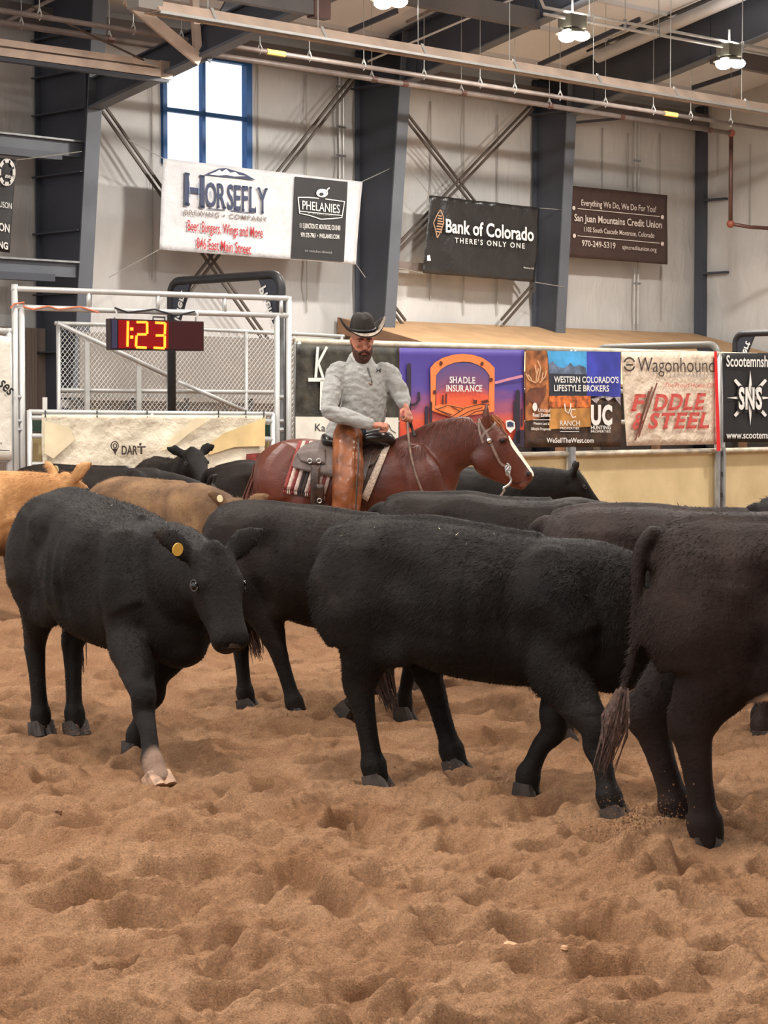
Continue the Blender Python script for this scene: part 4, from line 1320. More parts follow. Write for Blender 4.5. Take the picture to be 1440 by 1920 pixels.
w_ = float(np.dot(B_ - A_, gdir)); h_ = A_[2] - 1.0
mb = MB()
def wire(sign, c):   # x = c + sign*z*.8
    z0, z1 = 0.0, h_
    x0, x1 = c, c + sign * h_ * .85
    if sign > 0:
        if x0 < 0: z0 = -x0 / .85; x0 = 0
        if x1 > w_: z1 = (w_ - c) / .85; x1 = w_
    else:
        if x0 > w_: z0 = (x0 - w_) / .85; x0 = w_
        if x1 < 0: z1 = c / .85; x1 = 0
    if z1 - z0 < .02: return
    b0 = A_ * np.array([1, 1, 0]) + ZUP * 1.0
    mb.tube([b0 + gdir * x0 + ZUP * z0, b0 + gdir * x1 + ZUP * z1], .0034, 3, cap=False)
for c in np.arange(-h_, w_, .062): wire(1, c)
for c in np.arange(0, w_ + h_, .062): wire(-1, c)
mb.build('chain_link', m_galv, root, fix=False, kind='stuff')
root = empty('bleacher', GT(-CLo - 1)(330, 1000) * np.array([1, 1, 0]), 'aluminium bleacher seats behind the chain link at the left', 'bleacher')
m_alu = M('aluminium_plank', (196, 192, 184), .4, .4, var=.06, vscale=4)
for k, (ya, yb, hh) in enumerate(((741, 744, .06), (757, 764, .10))):
    a, c = GT(-CLo - .5 - .3 * k)(120, ya), GT(-CLo - .5 - .3 * k)(560, yb)
    MB().bar(a, c, .28, hh).build('seat_plank', m_alu, root)
a, c = GT(-CLo - .7)(135, 760), GT(-CLo - .7)(560, 770)
MB().bar(a - ZUP * .05, c - ZUP * .05, .05, .16).build('riser_board', m_alu, root)
for px in (150, 250, 350, 470):
    a = GT(-CLo - .6)(px, 745); c = a.copy(); c[2] = 0
    MB().bar(c, a, .06, .06).build('support', m_galv_d, root)
m_backp = M('grey_back_panel', (152, 143, 134), .7, var=.05, vscale=1.5)
pbk = GT(-CLo - 2.2)
a, c = pbk(150, 622), pbk(700, 642)
a0, c0 = a.copy(), c.copy(); a0[2] = c0[2] = 0
MB().hexa([a0, c0, c0 + gn * .04, a0 + gn * .04, a, c, c + gn * .04, a + gn * .04]).build('back_panel', m_backp, None, label='plain grey board partition behind the bleacher', cat='partition')

# ribbed liner panel on the wall left of the first column
root = empty('liner_panel', W(30, 775, 29.7), 'brown ribbed metal panel low on the wall left of the first column', 'wall panel')
m_rib = M('brown_ribbed_metal', (128, 114, 104), .5, .1)
for px in range(-20, 68, 5):
    a, c = W(px, 612 + px * .05, 29.75), None
    c = a.copy(); c[2] = .1
    MB().bar(c, a, .05, .05, N).build('rib', m_rib, root)
a = W(25, 614, 29.8); c = a.copy(); c[2] = .1
MB().bar(c, a, 1.5, .02, N).build('sheet', m_rib, root)

# ------------------------------------------------------------------ black bow frames over the alley
def bow(s, x0, y0, x1, y1, yl, label, mat, gusset=True, text=True, legs=True, r=.055):
    """an arched pipe frame standing square to the fence; (x0,y0) far corner, (x1,y1) near corner in the picture"""
    a, b_ = S(x0, y0, s), S(x1, y1, s)
    sa, Da, za = sd(a); sb_, Db, zb = sd(b_)
    zt_ = (za + zb) / 2
    zl_ = 0
    root = empty('bow_frame', SD(s, (Da + Db) / 2, 0), label, 'bow frame')
    c = .16
    def arc(D, sg):
        return [SD(s, D + sg * c * (1 - math.cos(q)), zt_ - c * (1 - math.sin(q))) for q in np.linspace(0, math.pi / 2, 5)]
    path = [SD(s, Da, 0)] + arc(Da, -1) + arc(Db, 1)[::-1] + [SD(s, Db, 0)]
    MB().tube(path, r, 10).build('bow', mat, root, smooth=True)
    if gusset:
        for (D, sg) in ((Da, -1), (Db, 1)):
            pts = [SD(s, D, zt_ - .1), SD(s, D + sg * .1, zt_), SD(s, D + sg * .42, zt_), SD(s, D + sg * .36, zt_ - .08), SD(s, D, zt_ - .85)]
            MB().prism([p - U * .02 for p in pts], U * .04).build('gusset', m_gus, root)
            if text:
                P0 = SD(s - .035, D + sg * .05, zt_ - .62); P1 = SD(s - .035, D + sg * .24, zt_ - .12)
                V_, F_ = text_data('Priefert', .02)
                if sg > 0: P0, P1 = P1, P0
                x0_, x1_ = V_[:, 0].min(), V_[:, 0].max(); dv = (P1 - P0); L2 = np.linalg.norm(dv); dv /= L2
                up_ = np.cross(dv, U); 
                sc = L2 / (x1_ - x0_)
                mb_ = MB(); mb_.add([P0 + dv * (v[0] - x0_) * sc - up_ * v[1] * sc * 1.0 for v in V_], F_)
                mb_.build('lettering', m_white, root, fix=False)
    return root
m_gus = M('dark_gusset', (50, 52, 62), .5)
bow(17.05, 321, 531, 527, 511, 770, 'black bow frame with corner gussets behind the clock gateway', m_black)
bow(25.6, 1120, 655, 1347, 643, 800, 'grey bow frame rising just above the cream banner', M('grey_bow_pipe', (120, 118, 112), .45, .2), True, False)
bow(29.2, 1379, 633, 1600, 612, 800, 'black bow frame above the star banner at the right edge', m_black)
# ------------------------------------------------------------------ animal building tools
def catmull(P, sub):
    P = np.asarray(P, float)
    n = len(P); out = []
    for i in range(n - 1):
        p0 = P[max(i - 1, 0)]; p1 = P[i]; p2 = P[i + 1]; p3 = P[min(i + 2, n - 1)]
        for k in range(sub):
            t = k / sub
            out.append(0.5 * ((2 * p1) + (-p0 + p2) * t + (2 * p0 - 5 * p1 + 4 * p2 - p3) * t * t + (-p0 + 3 * p1 - 3 * p2 + p3) * t ** 3))
    out.append(P[-1])
    return np.array(out)

class Blob:
    """closed lofts gathered for one voxel union"""
    def __init__(self): self.v, self.f = [], []
    def add(self, V, Fc):
        o = len(self.v); self.v += list(V); self.f += [[i + o for i in f] for f in Fc]
    def rings(self, R):
        R = [np.asarray(r, float) for r in R]
        n, k = len(R), len(R[0])
        V = [p for r in R for p in r]
        Fc = []
        for i in range(n - 1):
            for j in range(k):
                j2 = (j + 1) % k
                Fc.append([i * k + j, i * k + j2, (i + 1) * k + j2, (i + 1) * k + j])
        a = len(V); V.append(R[0].mean(0)); V.append(R[-1].mean(0))
        for j in range(k):
            j2 = (j + 1) % k
            Fc.append([a, j2, j]); Fc.append([a + 1, (n - 1) * k + j, (n - 1) * k + j2])
        self.add(V, Fc)
    def limb(self, pts, side=(0, 1, 0), sub=5, seg=14, round_ends=True):
        """pts rows: x,y,z, radius in the fore-aft/up direction, radius along side"""
        Q = catmull(pts, sub)
        side = np.asarray(side, float)
        R = []
        n = len(Q)
        for i in range(n):
            p = Q[i, :3]
            t = Q[min(i + 1, n - 1), :3] - Q[max(i - 1, 0), :3]; t /= (np.linalg.norm(t) + 1e-9)
            b = side - t * np.dot(side, t); b /= (np.linalg.norm(b) + 1e-9)
            a = np.cross(b, t)
            ra, rb = max(Q[i, 3], .004), max(Q[i, 4], .004)
            if round_ends and i == 0:
                for q in (.35, .75):
                    R.append([p - t * min(ra, rb) * (1 - q) * .8 + a * math.cos(h) * ra * q ** .5 * .9 + b * math.sin(h) * rb * q ** .5 * .9 for h in np.linspace(0, 2 * math.pi, seg, False)])
            R.append([p + a * math.cos(h) * ra + b * math.sin(h) * rb for h in np.linspace(0, 2 * math.pi, seg, False)])
            if round_ends and i == n - 1:
                for q in (.75, .35):
                    R.append([p + t * min(ra, rb) * (1 - q) * .8 + a * math.cos(h) * ra * q ** .5 * .9 + b * math.sin(h) * rb * q ** .5 * .9 for h in np.linspace(0, 2 * math.pi, seg, False)])
        self.rings(R)
    def body(self, secs, sub=5, seg=24, e=2.3):
        """secs rows: x, ztop, zbot, zwide, halfwidth"""
        Q = catmull(secs, sub)
        R = []
        for x, zt, zb, zw, hw in Q:
            r = []
            for h in np.linspace(0, 2 * math.pi, seg, False):
                c, s_ = math.cos(h), math.sin(h)
                y = hw * math.copysign(abs(c) ** (2 / e), c)
                zz = math.copysign(abs(s_) ** (2 / e), s_)
                r.append((x, y, zw + (zt - zw) * zz if zz > 0 else zw + (zw - zb) * zz))
            R.append(r)
        self.rings(R)
    def ell(self, c, r, axes=None, seg=14, rings=10):
        c = np.asarray(c, float); A = np.eye(3) if axes is None else np.asarray(axes, float)
        R = []
        for i in range(1, rings):
            ph = math.pi * i / rings
            R.append([c + A.T @ (np.asarray(r) * np.array([math.cos(ph), math.sin(ph) * math.cos(h), math.sin(ph) * math.sin(h)])) for h in np.linspace(0, 2 * math.pi, seg, False)])
        self.rings(R)
    def union(self, voxel, smooth=8, keep=.5):
        me = mesh_from(self.v, self.f, 'blob')
        bm = bmesh.new(); bm.from_mesh(me); bmesh.ops.recalc_face_normals(bm, faces=bm.faces); bm.to_mesh(me); bm.free()
        o = bpy.data.objects.new('blob', me); COL.objects.link(o)
        md = o.modifiers.new('r', 'REMESH'); md.mode = 'VOXEL'; md.voxel_size = voxel; md.adaptivity = 0
        dg = bpy.context.evaluated_depsgraph_get()
        m2 = bpy.data.meshes.new_from_object(o.evaluated_get(dg))
        bpy.data.objects.remove(o); bpy.data.meshes.remove(me)
        nv = len(m2.vertices)
        V = np.zeros(nv * 3); m2.vertices.foreach_get('co', V); V = V.reshape(-1, 3)
        E = np.zeros(len(m2.edges) * 2, np.int64); m2.edges.foreach_get('vertices', E); E = E.reshape(-1, 2)
        Fc = [tuple(p.vertices) for p in m2.polygons]
        bpy.data.meshes.remove(m2)
        deg = np.bincount(E.ravel(), minlength=nv).astype(float)[:, None] + 1e-9
        def lap(V):
            out = np.zeros_like(V)
            for k in range(3):
                out[:, k] = np.bincount(E[:, 0], V[E[:, 1], k], nv) + np.bincount(E[:, 1], V[E[:, 0], k], nv)
            return out / deg - V
        for _ in range(smooth):
            V = V + .5 * lap(V)
            V = V - keep * lap(V)
        for _ in range(2): V = V + .4 * lap(V)
        return V, Fc

def place_mesh(name, V, Fc, mat, parent, xf, smooth=True, local_attr=True, kind=None):
    """V in the animal's own frame, xf: 4x4 to world"""
    V = np.asarray(V, float)
    Wd = V @ xf[:3, :3].T + xf[:3, 3]
    me = bpy.data.meshes.new(name)
    me.from_pydata((Wd - ORG[parent.name]).tolist(), [], [list(f) for f in Fc])
    if smooth: me.polygons.foreach_set('use_smooth', np.ones(len(me.polygons), bool))
    if local_attr:
        at = me.attributes.new('rest', 'FLOAT_VECTOR', 'POINT')
        at.data.foreach_set('vector', V.ravel())
    me.materials.append(mat)
    me.update()
    o = link_mesh(me, name, parent)
    if kind: o['kind'] = kind
    return o

def mb_local(mb, name, mat, parent, xf, smooth=True, **kw):
    A = np.array(mb.v) @ xf[:3, :3].T + xf[:3, 3]
    mb.v = list(A)
    return mb.build(name, mat, parent, smooth=smooth, **kw)

def xform(x, y, z, yaw, sc=1.0):
    c, s = math.cos(yaw), math.sin(yaw)
    m = np.eye(4)
    m[:3, :3] = np.array([[c, -s, 0], [s, c, 0], [0, 0, 1]]) * sc
    m[:3, 3] = (x, y, z)
    return m

def coat_hair(name, V, Fc, count, length, mat, parent, xf, flow, lift=.35, seed=3, width=.0022, keepmask=None, jit=.35):
    """short hairs lying over a skin mesh; one triangle each"""
    V = np.asarray(V, float)
    T = np.array([f[:3] for f in Fc] + [(f[0], f[2], f[3]) for f in Fc if len(f) == 4])
    a, b, c = V[T[:, 0]], V[T[:, 1]], V[T[:, 2]]
    nr = np.cross(b - a, c - a); ar = np.linalg.norm(nr, axis=1) + 1e-12; nr = nr / ar[:, None]
    r = np.random.default_rng(seed)
    idx = r.choice(len(T), size=count, p=ar / ar.sum())
    u = r.random((count, 2)); sw = u.sum(1) > 1; u[sw] = 1 - u[sw]
    P = a[idx] + (b[idx] - a[idx]) * u[:, :1] + (c[idx] - a[idx]) * u[:, 1:]
    n = nr[idx]
    fl = flow(P) + r.normal(0, jit, (count, 3))
    fl = fl - n * (fl * n).sum(1)[:, None]; fl /= (np.linalg.norm(fl, axis=1)[:, None] + 1e-9)
    d = fl * math.sqrt(1 - lift * lift) + n * lift * (0.5 + r.random((count, 1)))
    L = length(P) * (.6 + .8 * r.random(count))
    side = np.cross(d, n); side /= (np.linalg.norm(side, axis=1)[:, None] + 1e-9)
    w = width * (.7 + .6 * r.random((count, 1)))
    if keepmask is not None:
        k = keepmask(P); P, d, L, side, w, n = P[k], d[k], L[k], side[k], w[k], n[k]
    P = P - n * .002
    VV = np.stack([P - side * w, P + side * w, P + d * L[:, None]], 1).reshape(-1, 3)
    m = len(P)
    Wd = VV @ xf[:3, :3].T + xf[:3, 3] - ORG[parent.name]
    me = bpy.data.meshes.new(name)
    me.vertices.add(3 * m); me.vertices.foreach_set('co', Wd.ravel())
    me.loops.add(3 * m); me.loops.foreach_set('vertex_index', np.arange(3 * m, dtype=np.int32))
    me.polygons.add(m); me.polygons.foreach_set('loop_start', np.arange(m) * 3); me.polygons.foreach_set('loop_total', np.full(m, 3))
    me.update(calc_edges=True)
    at = me.attributes.new('rest', 'FLOAT_VECTOR', 'POINT')
    at.data.foreach_set('vector', np.repeat(P, 3, 0).ravel())
    me.materials.append(mat)
    o = link_mesh(me, name, parent); o['kind'] = 'stuff'
    return o

def coat_mat(name, base, dark, light=None, rough=.6, sheen=.25, patches=(), vs=3.0, spec=.3, bump=.005):
    """hide: base mottled with dark; 'patches' = (centre, radius xyz, colour, softness) in the animal's own frame"""
    m = bpy.data.materials.new(name); m.use_nodes = True
    nt = m.node_tree; b = nt.nodes['Principled BSDF']
    b.inputs['Roughness'].default_value = rough
    b.inputs['Specular IOR Level'].default_value = spec
    b.inputs['Sheen Weight'].default_value = sheen
    b.inputs['Sheen Roughness'].default_value = .45
    b.inputs['Sheen Tint'].default_value = lin(light or base)
    at = nt.nodes.new('ShaderNodeAttribute'); at.attribute_name = 'rest'
    n = nt.nodes.new('ShaderNodeTexNoise'); n.inputs['Scale'].default_value = vs; n.inputs['Detail'].default_value = 5
    nt.links.new(at.outputs['Vector'], n.inputs['Vector'])
    r = nt.nodes.new('ShaderNodeValToRGB')
    e = r.color_ramp.elements
    e[0].position = .32; e[0].color = lin(dark); e[1].position = .66; e[1].color = lin(base)
    if light:
        x = e.new(.8); x.color = lin(light)
    nt.links.new(n.outputs['Fac'], r.inputs['Fac'])
    col = r.outputs['Color']
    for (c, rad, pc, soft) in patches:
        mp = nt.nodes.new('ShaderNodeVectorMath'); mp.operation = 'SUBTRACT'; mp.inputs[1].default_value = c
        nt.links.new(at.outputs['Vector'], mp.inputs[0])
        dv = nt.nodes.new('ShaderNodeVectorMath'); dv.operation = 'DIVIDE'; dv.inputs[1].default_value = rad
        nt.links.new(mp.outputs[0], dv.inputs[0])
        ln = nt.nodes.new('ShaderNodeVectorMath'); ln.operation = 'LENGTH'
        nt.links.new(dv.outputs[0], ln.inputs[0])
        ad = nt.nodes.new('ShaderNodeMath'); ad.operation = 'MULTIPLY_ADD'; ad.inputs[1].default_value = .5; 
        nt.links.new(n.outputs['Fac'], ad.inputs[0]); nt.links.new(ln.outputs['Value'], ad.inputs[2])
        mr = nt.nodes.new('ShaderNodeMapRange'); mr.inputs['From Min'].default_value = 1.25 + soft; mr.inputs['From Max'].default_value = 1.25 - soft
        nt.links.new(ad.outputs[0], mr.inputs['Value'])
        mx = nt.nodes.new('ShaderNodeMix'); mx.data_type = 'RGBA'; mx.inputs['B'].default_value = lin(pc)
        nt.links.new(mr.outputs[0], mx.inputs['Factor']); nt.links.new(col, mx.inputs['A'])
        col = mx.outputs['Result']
    nt.links.new(col, b.inputs['Base Color'])
    mp = nt.nodes.new('ShaderNodeMapping'); mp.inputs['Scale'].default_value = (26, 40, 34)
    nt.links.new(at.outputs['Vector'], mp.inputs['Vector'])
    n2 = nt.nodes.new('ShaderNodeTexNoise'); n2.inputs['Scale'].default_value = 1.5; n2.inputs['Detail'].default_value = 6; n2.inputs['Distortion'].default_value = .6
    nt.links.new(mp.outputs['Vector'], n2.inputs['Vector'])
    bp = nt.nodes.new('ShaderNodeBump'); bp.inputs['Distance'].default_value = bump; bp.inputs['Strength'].default_value = .8
    nt.links.new(n2.outputs['Fac'], bp.inputs['Height']); nt.links.new(bp.outputs['Normal'], b.inputs['Normal'])
    return m

m_hoof = M('dusty_hoof', (58, 48, 42), .7, var=.25, vscale=25)
m_hoof_pale = M('pale_dusty_hoof', (172, 138, 114), .7, var=.2, vscale=25)
m_hay = M('pale_hay', (214, 200, 170), .8)
m_eye = M('dark_eye', (12, 10, 10), .12)
m_nose = M('grey_nose_pad', (66, 58, 56), .42, var=.2, vscale=40)
m_nos = M('black_nostril', (16, 13, 13), .6)
m_lid = M('greyish_eyelid', (52, 45, 43), .6)
m_tagy = M('yellow_ear_tag', (226, 178, 78), .5)
m_tagw = M('pale_ear_tag', (226, 214, 170), .5)
m_switch = M('dusty_tail_hair', (86, 66, 58), .8, var=.3, vscale=60)

def frame_axes(fwd, up):
    f = np.asarray(fwd, float); f /= np.linalg.norm(f)
    u = np.asarray(up, float); u = u - f * np.dot(u, f); u /= np.linalg.norm(u)
    l = np.cross(u, f)
    return np.array([f, l, u])     # rows: forward, left, up

# ------------------------------------------------------------------ cattle
COW_SECS = [(-.80, 1.11, 1.00, 1.06, .04), (-.775, 1.17, .86, 1.03, .13), (-.71, 1.215, .74, 1.0, .205), (-.58, 1.245, .66, .98, .24),
            (-.40, 1.25, .62, .95, .262), (-.15, 1.24, .545, .90, .325), (.10, 1.225, .525, .88, .335), (.32, 1.22, .53, .87, .290),
            (.50, 1.225, .53, .87, .24), (.64, 1.19, .55, .86, .205), (.76, 1.10, .62, .85, .14), (.83, 1.02, .70, .85, .06)]

def cow(name, label, x, y, yaw, mat, sc=1.0, feet=None, knees=None, head=None, neckz=0.0, tail=None, tags=(), hair=0, hairlen=.03, hoof=None,
        group='cattle in the arena', voxel=.016, girth=1.0, front_drop=0.0, hoofs=None, lw=1.0, flecks=0):
    """feet: dict FR/FL/HR/HL -> own-frame (x,y,z) of the hoof; knees: dict -> own-frame knee or hock"""
    z0 = -.02
    xf = xform(x, y, z0, yaw, sc)
    root = empty(name, (x, y, z0), label, 'cow', group)
    B = Blob()
    secs = []
    for (sx, zt, zb, zw, hw) in COW_SECS:
        dz = -front_drop * max(0, (sx + .3)) / 1.1
        secs.append((sx, zt + dz, zb + dz * .5 + (1 - girth) * .1, zw + dz * .7, hw * girth))
    B.body(secs)
    fd = front_drop
    # hip bones, tail head, shoulder blades, brisket
    for s in (1, -1):
        B.ell((-.735, s * .10, 1.08), (.06, .05, .06))
        B.limb([(.36, s * .14, 1.15 - fd * .6, .10, .07), (.45, s * .20, .98 - fd * .6, .14, .09), (.52, s * .20, .80 - fd * .5, .15, .10)])
        B.limb([(-.56, s * .13, 1.10, .15, .10), (-.60, s * .165, .95, .19, .115), (-.57, s * .175, .80, .18, .11)])
    B.ell((.62, 0, .66 - fd * .6), (.19, .12, .12))
    # legs
    ft = {'FR': (.44, -.16, 0), 'FL': (.40, .16, 0), 'HR': (-.55, -.16, 0), 'HL': (-.50, .16, 0)}
    if feet: ft.update(feet)
    kn = dict(knees or {})
    hoofs_xyz = {}
    for k in ('FR', 'FL'):
        s = -1 if k[1] == 'R' else 1
        fx, fy, fz = ft[k]
        dx = fx - .42
        el = (.40 + .14 * dx, s * .195, .66 - fd * .4)
        kx = kn.get(k, (fx - .42 * dx + .035, fy * .75 + s * .04, fz + .365))
        sh = (.50, s * .18, .84 - fd * .5)
        low = np.array([fx, fy, fz]); kv = np.array(kx)
        fet = low + np.array([(kv[0] - fx) * .26 - .018, 0, .115]) if k not in kn else low + (kv - low) * .28
        can = kv + (fet - kv) * .5
        LW = lambda rows: [(*r[:3], r[3] * lw, r[4] * lw) for r in rows]
        B.limb(LW([(*sh, .16, .10), (*el, .140, .10), (*(np.array(el) * .45 + kv * .55), .092, .075), (*(kv + (0, 0, .02)), .066, .060), (*(kv - (0, 0, .06)), .057, .053), (*can, .043, .042),
                (*(can * .3 + fet * .7), .043, .042), (*fet, .056, .053), (*(fet * .4 + low * .6), .050, .051), (*(low + (.0, 0, .035)), .055, .056)]), sub=4)
        B.ell(kv + (.018, 0, 0), (.045 * lw, .056 * lw, .06))
        hoofs_xyz[k] = (low, fet)
    for k in ('HR', 'HL'):
        s = -1 if k[1] == 'R' else 1
        fx, fy, fz = ft[k]
        dx = fx + .53
        st = (-.30 + .22 * dx, s * .19, .72)
        hk = kn.get(k, (fx - .085 - .22 * dx, fy * .8 + s * .03, fz + .475))
        low = np.array([fx, fy, fz]); hv = np.array(hk)
        fet = low + np.array([(hv[0] - fx) * .22 - .012, 0, .12]) if k not in kn else low + (hv - low) * .25
        can = hv + (fet - hv) * .5
        up = np.array([-.56, s * .16, .86])
        mid = np.array([(-.50 + hv[0]) / 2 + .02, (s * .17 + hv[1]) / 2, .66])
        B.limb(LW([(-.53, s * .14, 1.0, .19, .11), (*up, .215, .12), (*(mid * .6 + up * .4), .185, .105), (*mid, .140, .088), (*(hv * .7 + mid * .3 + (0, 0, .01)), .092, .064), (*(hv + (0, 0, -.01)), .078, .056),
                (*(hv * .75 + can * .25), .063, .052), (*can, .047, .043), (*(can * .25 + fet * .75), .046, .043), (*fet, .060, .055), (*(fet * .4 + low * .6), .053, .052), (*(low + (.0, 0, .035)), .057, .056)]), sub=4)
        B.ell(hv + (-.050 * lw, 0, .035), (.035, .032, .060))
        B.limb([(-.40, s * .15, .92, .16, .10), (*st, .125, .08), (*(mid + (.02, 0, 0)), .10, .06)], sub=4)
        hoofs_xyz[k] = (low, fet)
    # neck and head
    hd = dict(poll=(1.06, 0, 1.16), fwd=(.80, 0, -.60), up=(.60, 0, .80), earup=.15)
    if head: hd.update(head)
    A = frame_axes(hd['fwd'], hd['up'])
    poll = np.array(hd['poll'], float)
    hsz = hd.get('size', .95) * np.array([1, hd.get('wide', 1.14), hd.get('deep', 1.12)])
    HW = lambda a, b, c: poll + A.T @ (np.array([a, b, c]) * hsz)
    nb = np.array([.42, 0, .93 - fd * .6]); 
    thr = HW(.07, 0, -.07)
    mid = nb * .5 + thr * .5 + np.array([.02, 0, .015])
    sidev = np.array([0, 1.0, 0]) * .6 + A[1] * .4
    B.limb([(*nb, .30, .21), (*(nb * .72 + mid * .28 + (0, 0, .01)), .285, .195), (*mid, .235, .155), (*(mid * .4 + thr * .6), .185, .13), (*thr, .14, .105)], side=sidev, sub=5, seg=18)
    hs = []
    for (a, hw, u_, d_) in ((-.045, .055, .035, .07), (-.02, .082, .052, .11), (.05, .106, .062, .15), (.13, .112, .060, .168), (.20, .106, .052, .17), (.28, .088, .044, .155),
                            (.36, .080, .040, .125), (.42, .083, .040, .108), (.465, .088, .040, .098), (.50, .078, .028, .080), (.52, .052, .010, .055)):
        r = []
        for h in np.linspace(0, 2 * math.pi, 18, False):
            c, s_ = math.cos(h), math.sin(h)
            yy = hw * math.copysign(abs(c) ** .85, c); zz = math.copysign(abs(s_) ** .85, s_)
            if zz < 0: yy *= (1 + .35 * zz)
            r.append(HW(a, yy, u_ * zz if zz > 0 else d_ * zz))
        hs.append(r)
    B.rings(hs)
    B.ell(HW(-.01, 0, .035), (.06, .055, .035), A)
    for s in (1, -1):
        B.ell(HW(.155, s * .088, .030), (.05, .024, .022), A)
        B.ell(HW(.10, s * .075, -.10), (.09, .035, .06), A)
        B.ell(HW(.478, s * .046, .012), (.03, .026, .022), A)
        eu = hd['earup']
        eb = hd.get('earback', .03)
        e0, e1, e2 = HW(.01, s * .075, -.01), HW(-.02 - eb, s * .16, -.01 + eu * .5), HW(-.01 - 2 * eb, s * .255, -.02 + eu)
        B.limb([(*e0, .034, .026), (*(e0 * .5 + e1 * .5), .054, .022), (*e1, .062, .020), (*(e1 * .5 + e2 * .5), .048, .018), (*e2, .014, .013)], side=A[2] * .8 + A[0] * hd.get('earfwd', .55), sub=4, seg=12)
    # tail
    tl = tail or [(-.76, 0, 1.17), (-.84, 0, 1.12), (-.87, 0, .95), (-.86, 0, .70), (-.85, 0, .50)]
    rr = np.linspace(.038, .016, len(tl))
    B.limb([(*p, r, r) for p, r in zip(tl, rr)], sub=4, seg=10)
    V, Fc = B.union(voxel, 10, .47)
    # hollows and bones under the hide
    sg = np.sign(V[:, 1]); side_ = np.clip((np.abs(V[:, 1]) - .08) / .1, 0, 1)
    def gs(cx, cz, rx, rz): return np.exp(-((V[:, 0] - cx) / rx) ** 2 - ((V[:, 2] - cz) / rz) ** 2)
    trunk = (V[:, 0] < .75) * (V[:, 2] > .45)
    dy = -.045 * gs(-.27, 1.02, .10, .10) + .022 * gs(-.44, 1.14, .06, .06) - .022 * gs(-.33, .72, .07, .13) - .030 * gs(.26, .90, .055, .22) + .018 * gs(.44, .92, .09, .14) \
        - .020 * gs(-.70, .90, .06, .12) - .02 * gs(.62, .98, .06, .14) + .006 * np.sin(V[:, 0] * 60) * gs(.02, .85, .2, .18) + .012 * smoothnoise(V[:, 0] + x, V[:, 2] + y, .16, 91)
    V[:, 1] += sg * dy * side_ * trunk
    V[:, 2] += (.020 * np.exp(-(V[:, 1] / .035) ** 2) * (V[:, 2] > 1.05) * (V[:, 0] < .3) + .012 * smoothnoise(V[:, 0] * 1.0, V[:, 1] * .5 + y, .22, 93) * (V[:, 2] > .9)) * (V[:, 0] > -.74) * (V[:, 0] < .6)
    place_mesh('body', V, Fc, mat, root, xf)
    # hooves: two claws each
    for k, (low, fet) in hoofs_xyz.items():
        ax = (fet - low); ax /= np.linalg.norm(ax)
        fw = np.array([1.0, 0, 0]) - ax * ax[0]; fw /= np.linalg.norm(fw)
        lt = np.cross(ax, fw)
        hm = (hoofs or {}).get(k, hoof or m_hoof)
        mb = MB()
        for s in (1, -1):
            P = []
            for (hgt, f0, f1, wd) in ((0.0, -.050, .066, .029), (.080, -.048, .036, .027)):
                for (f_, w_) in ((f0, -wd), (f1 * .75, -wd), (f1, -wd * .3), (f1, wd * .3), (f1 * .75, wd), (f0, wd)):
                    P.append(low + ax * (hgt - .005) + fw * f_ + lt * (s * .028 + w_))
            n = 6
            mb.add(P, [list(range(n))[::-1], list(range(n, 2 * n))] + [[i, (i + 1) % n, (i + 1) % n + n, i + n] for i in range(n)])
        mb_local(mb, 'hoof', hm, root, xf, smooth=False)
    for s in (1, -1):
        mb = MB(); mb.ball(HW(.165, s * .107, .006), .022, 12, 8); eye_ = mb_local(mb, 'eye', m_eye, root, xf)
        ec = HW(.165, s * .114, .008); en = A[1] * s * .8 + A[2] * .6; en /= np.linalg.norm(en)
        e1_ = A[0] - en * np.dot(A[0], en); e1_ /= np.linalg.norm(e1_); e2_ = np.cross(en, e1_)
        mb = MB(); mb.tube([ec + e1_ * .026 * math.cos(h) + e2_ * .017 * math.sin(h) for h in np.linspace(0, 2 * math.pi, 17)], .0045, 5, cap=False); mb_local(mb, 'eyelid', m_lid, eye_, xf)
    pad_rows = []
    for (a, hw, u_, d_) in ((.458, .078, .034, .045), (.486, .076, .031, .052), (.505, .064, .022, .046), (.517, .046, .010, .032)):
        pad_rows.append([HW(a, hw * math.copysign(abs(math.cos(h)) ** .85, math.cos(h)), (u_ if math.sin(h) > 0 else d_) * math.copysign(abs(math.sin(h)) ** .85, math.sin(h))) for h in np.linspace(0, 2 * math.pi, 18, False)])
    Bp = Blob(); Bp.rings(pad_rows); mb = MB(); mb.add(Bp.v, Bp.f); np_ = mb_local(mb, 'nose_pad', m_nose, root, xf)
    mb = MB()
    for s in (1, -1):
        P = [HW(.496, s * .040 + .020 * math.cos(h), .004 + .015 * math.sin(h)) for h in np.linspace(0, 2 * math.pi, 10, False)]
        P2 = [HW(.517, s * .040 + .013 * math.cos(h), .002 + .009 * math.sin(h)) for h in np.linspace(0, 2 * math.pi, 10, False)]
        mb.add(P + P2, [list(range(10))[::-1], list(range(10, 20))] + [[i, (i + 1) % 10, (i + 1) % 10 + 10, i + 10] for i in range(10)])
    mb_local(mb, 'nostrils', m_nos, np_, xf, kind='stuff')
    for (s, m_) in tags:
        c = HW(.02 - eb, s * .175, hd['earup'] * .55)
        nrm = A[0] * .5 + A[2] * .6; nrm /= np.linalg.norm(nrm)
        u1 = A[1]; u2 = np.cross(nrm, u1); u2 /= np.linalg.norm(u2)
        P = [c + nrm * .03 + u1 * .026 * math.cos(h) + u2 * .030 * math.sin(h) for h in np.linspace(0, 2 * math.pi, 12, False)]
        mb = MB(); mb.prism(P, nrm * .006); mb_local(mb, 'ear_tag', m_, root, xf, smooth=False)
    # switch of the tail: strands of hair
    te = np.array(tl[-1]); td = te - np.array(tl[-2]); td /= np.linalg.norm(td)
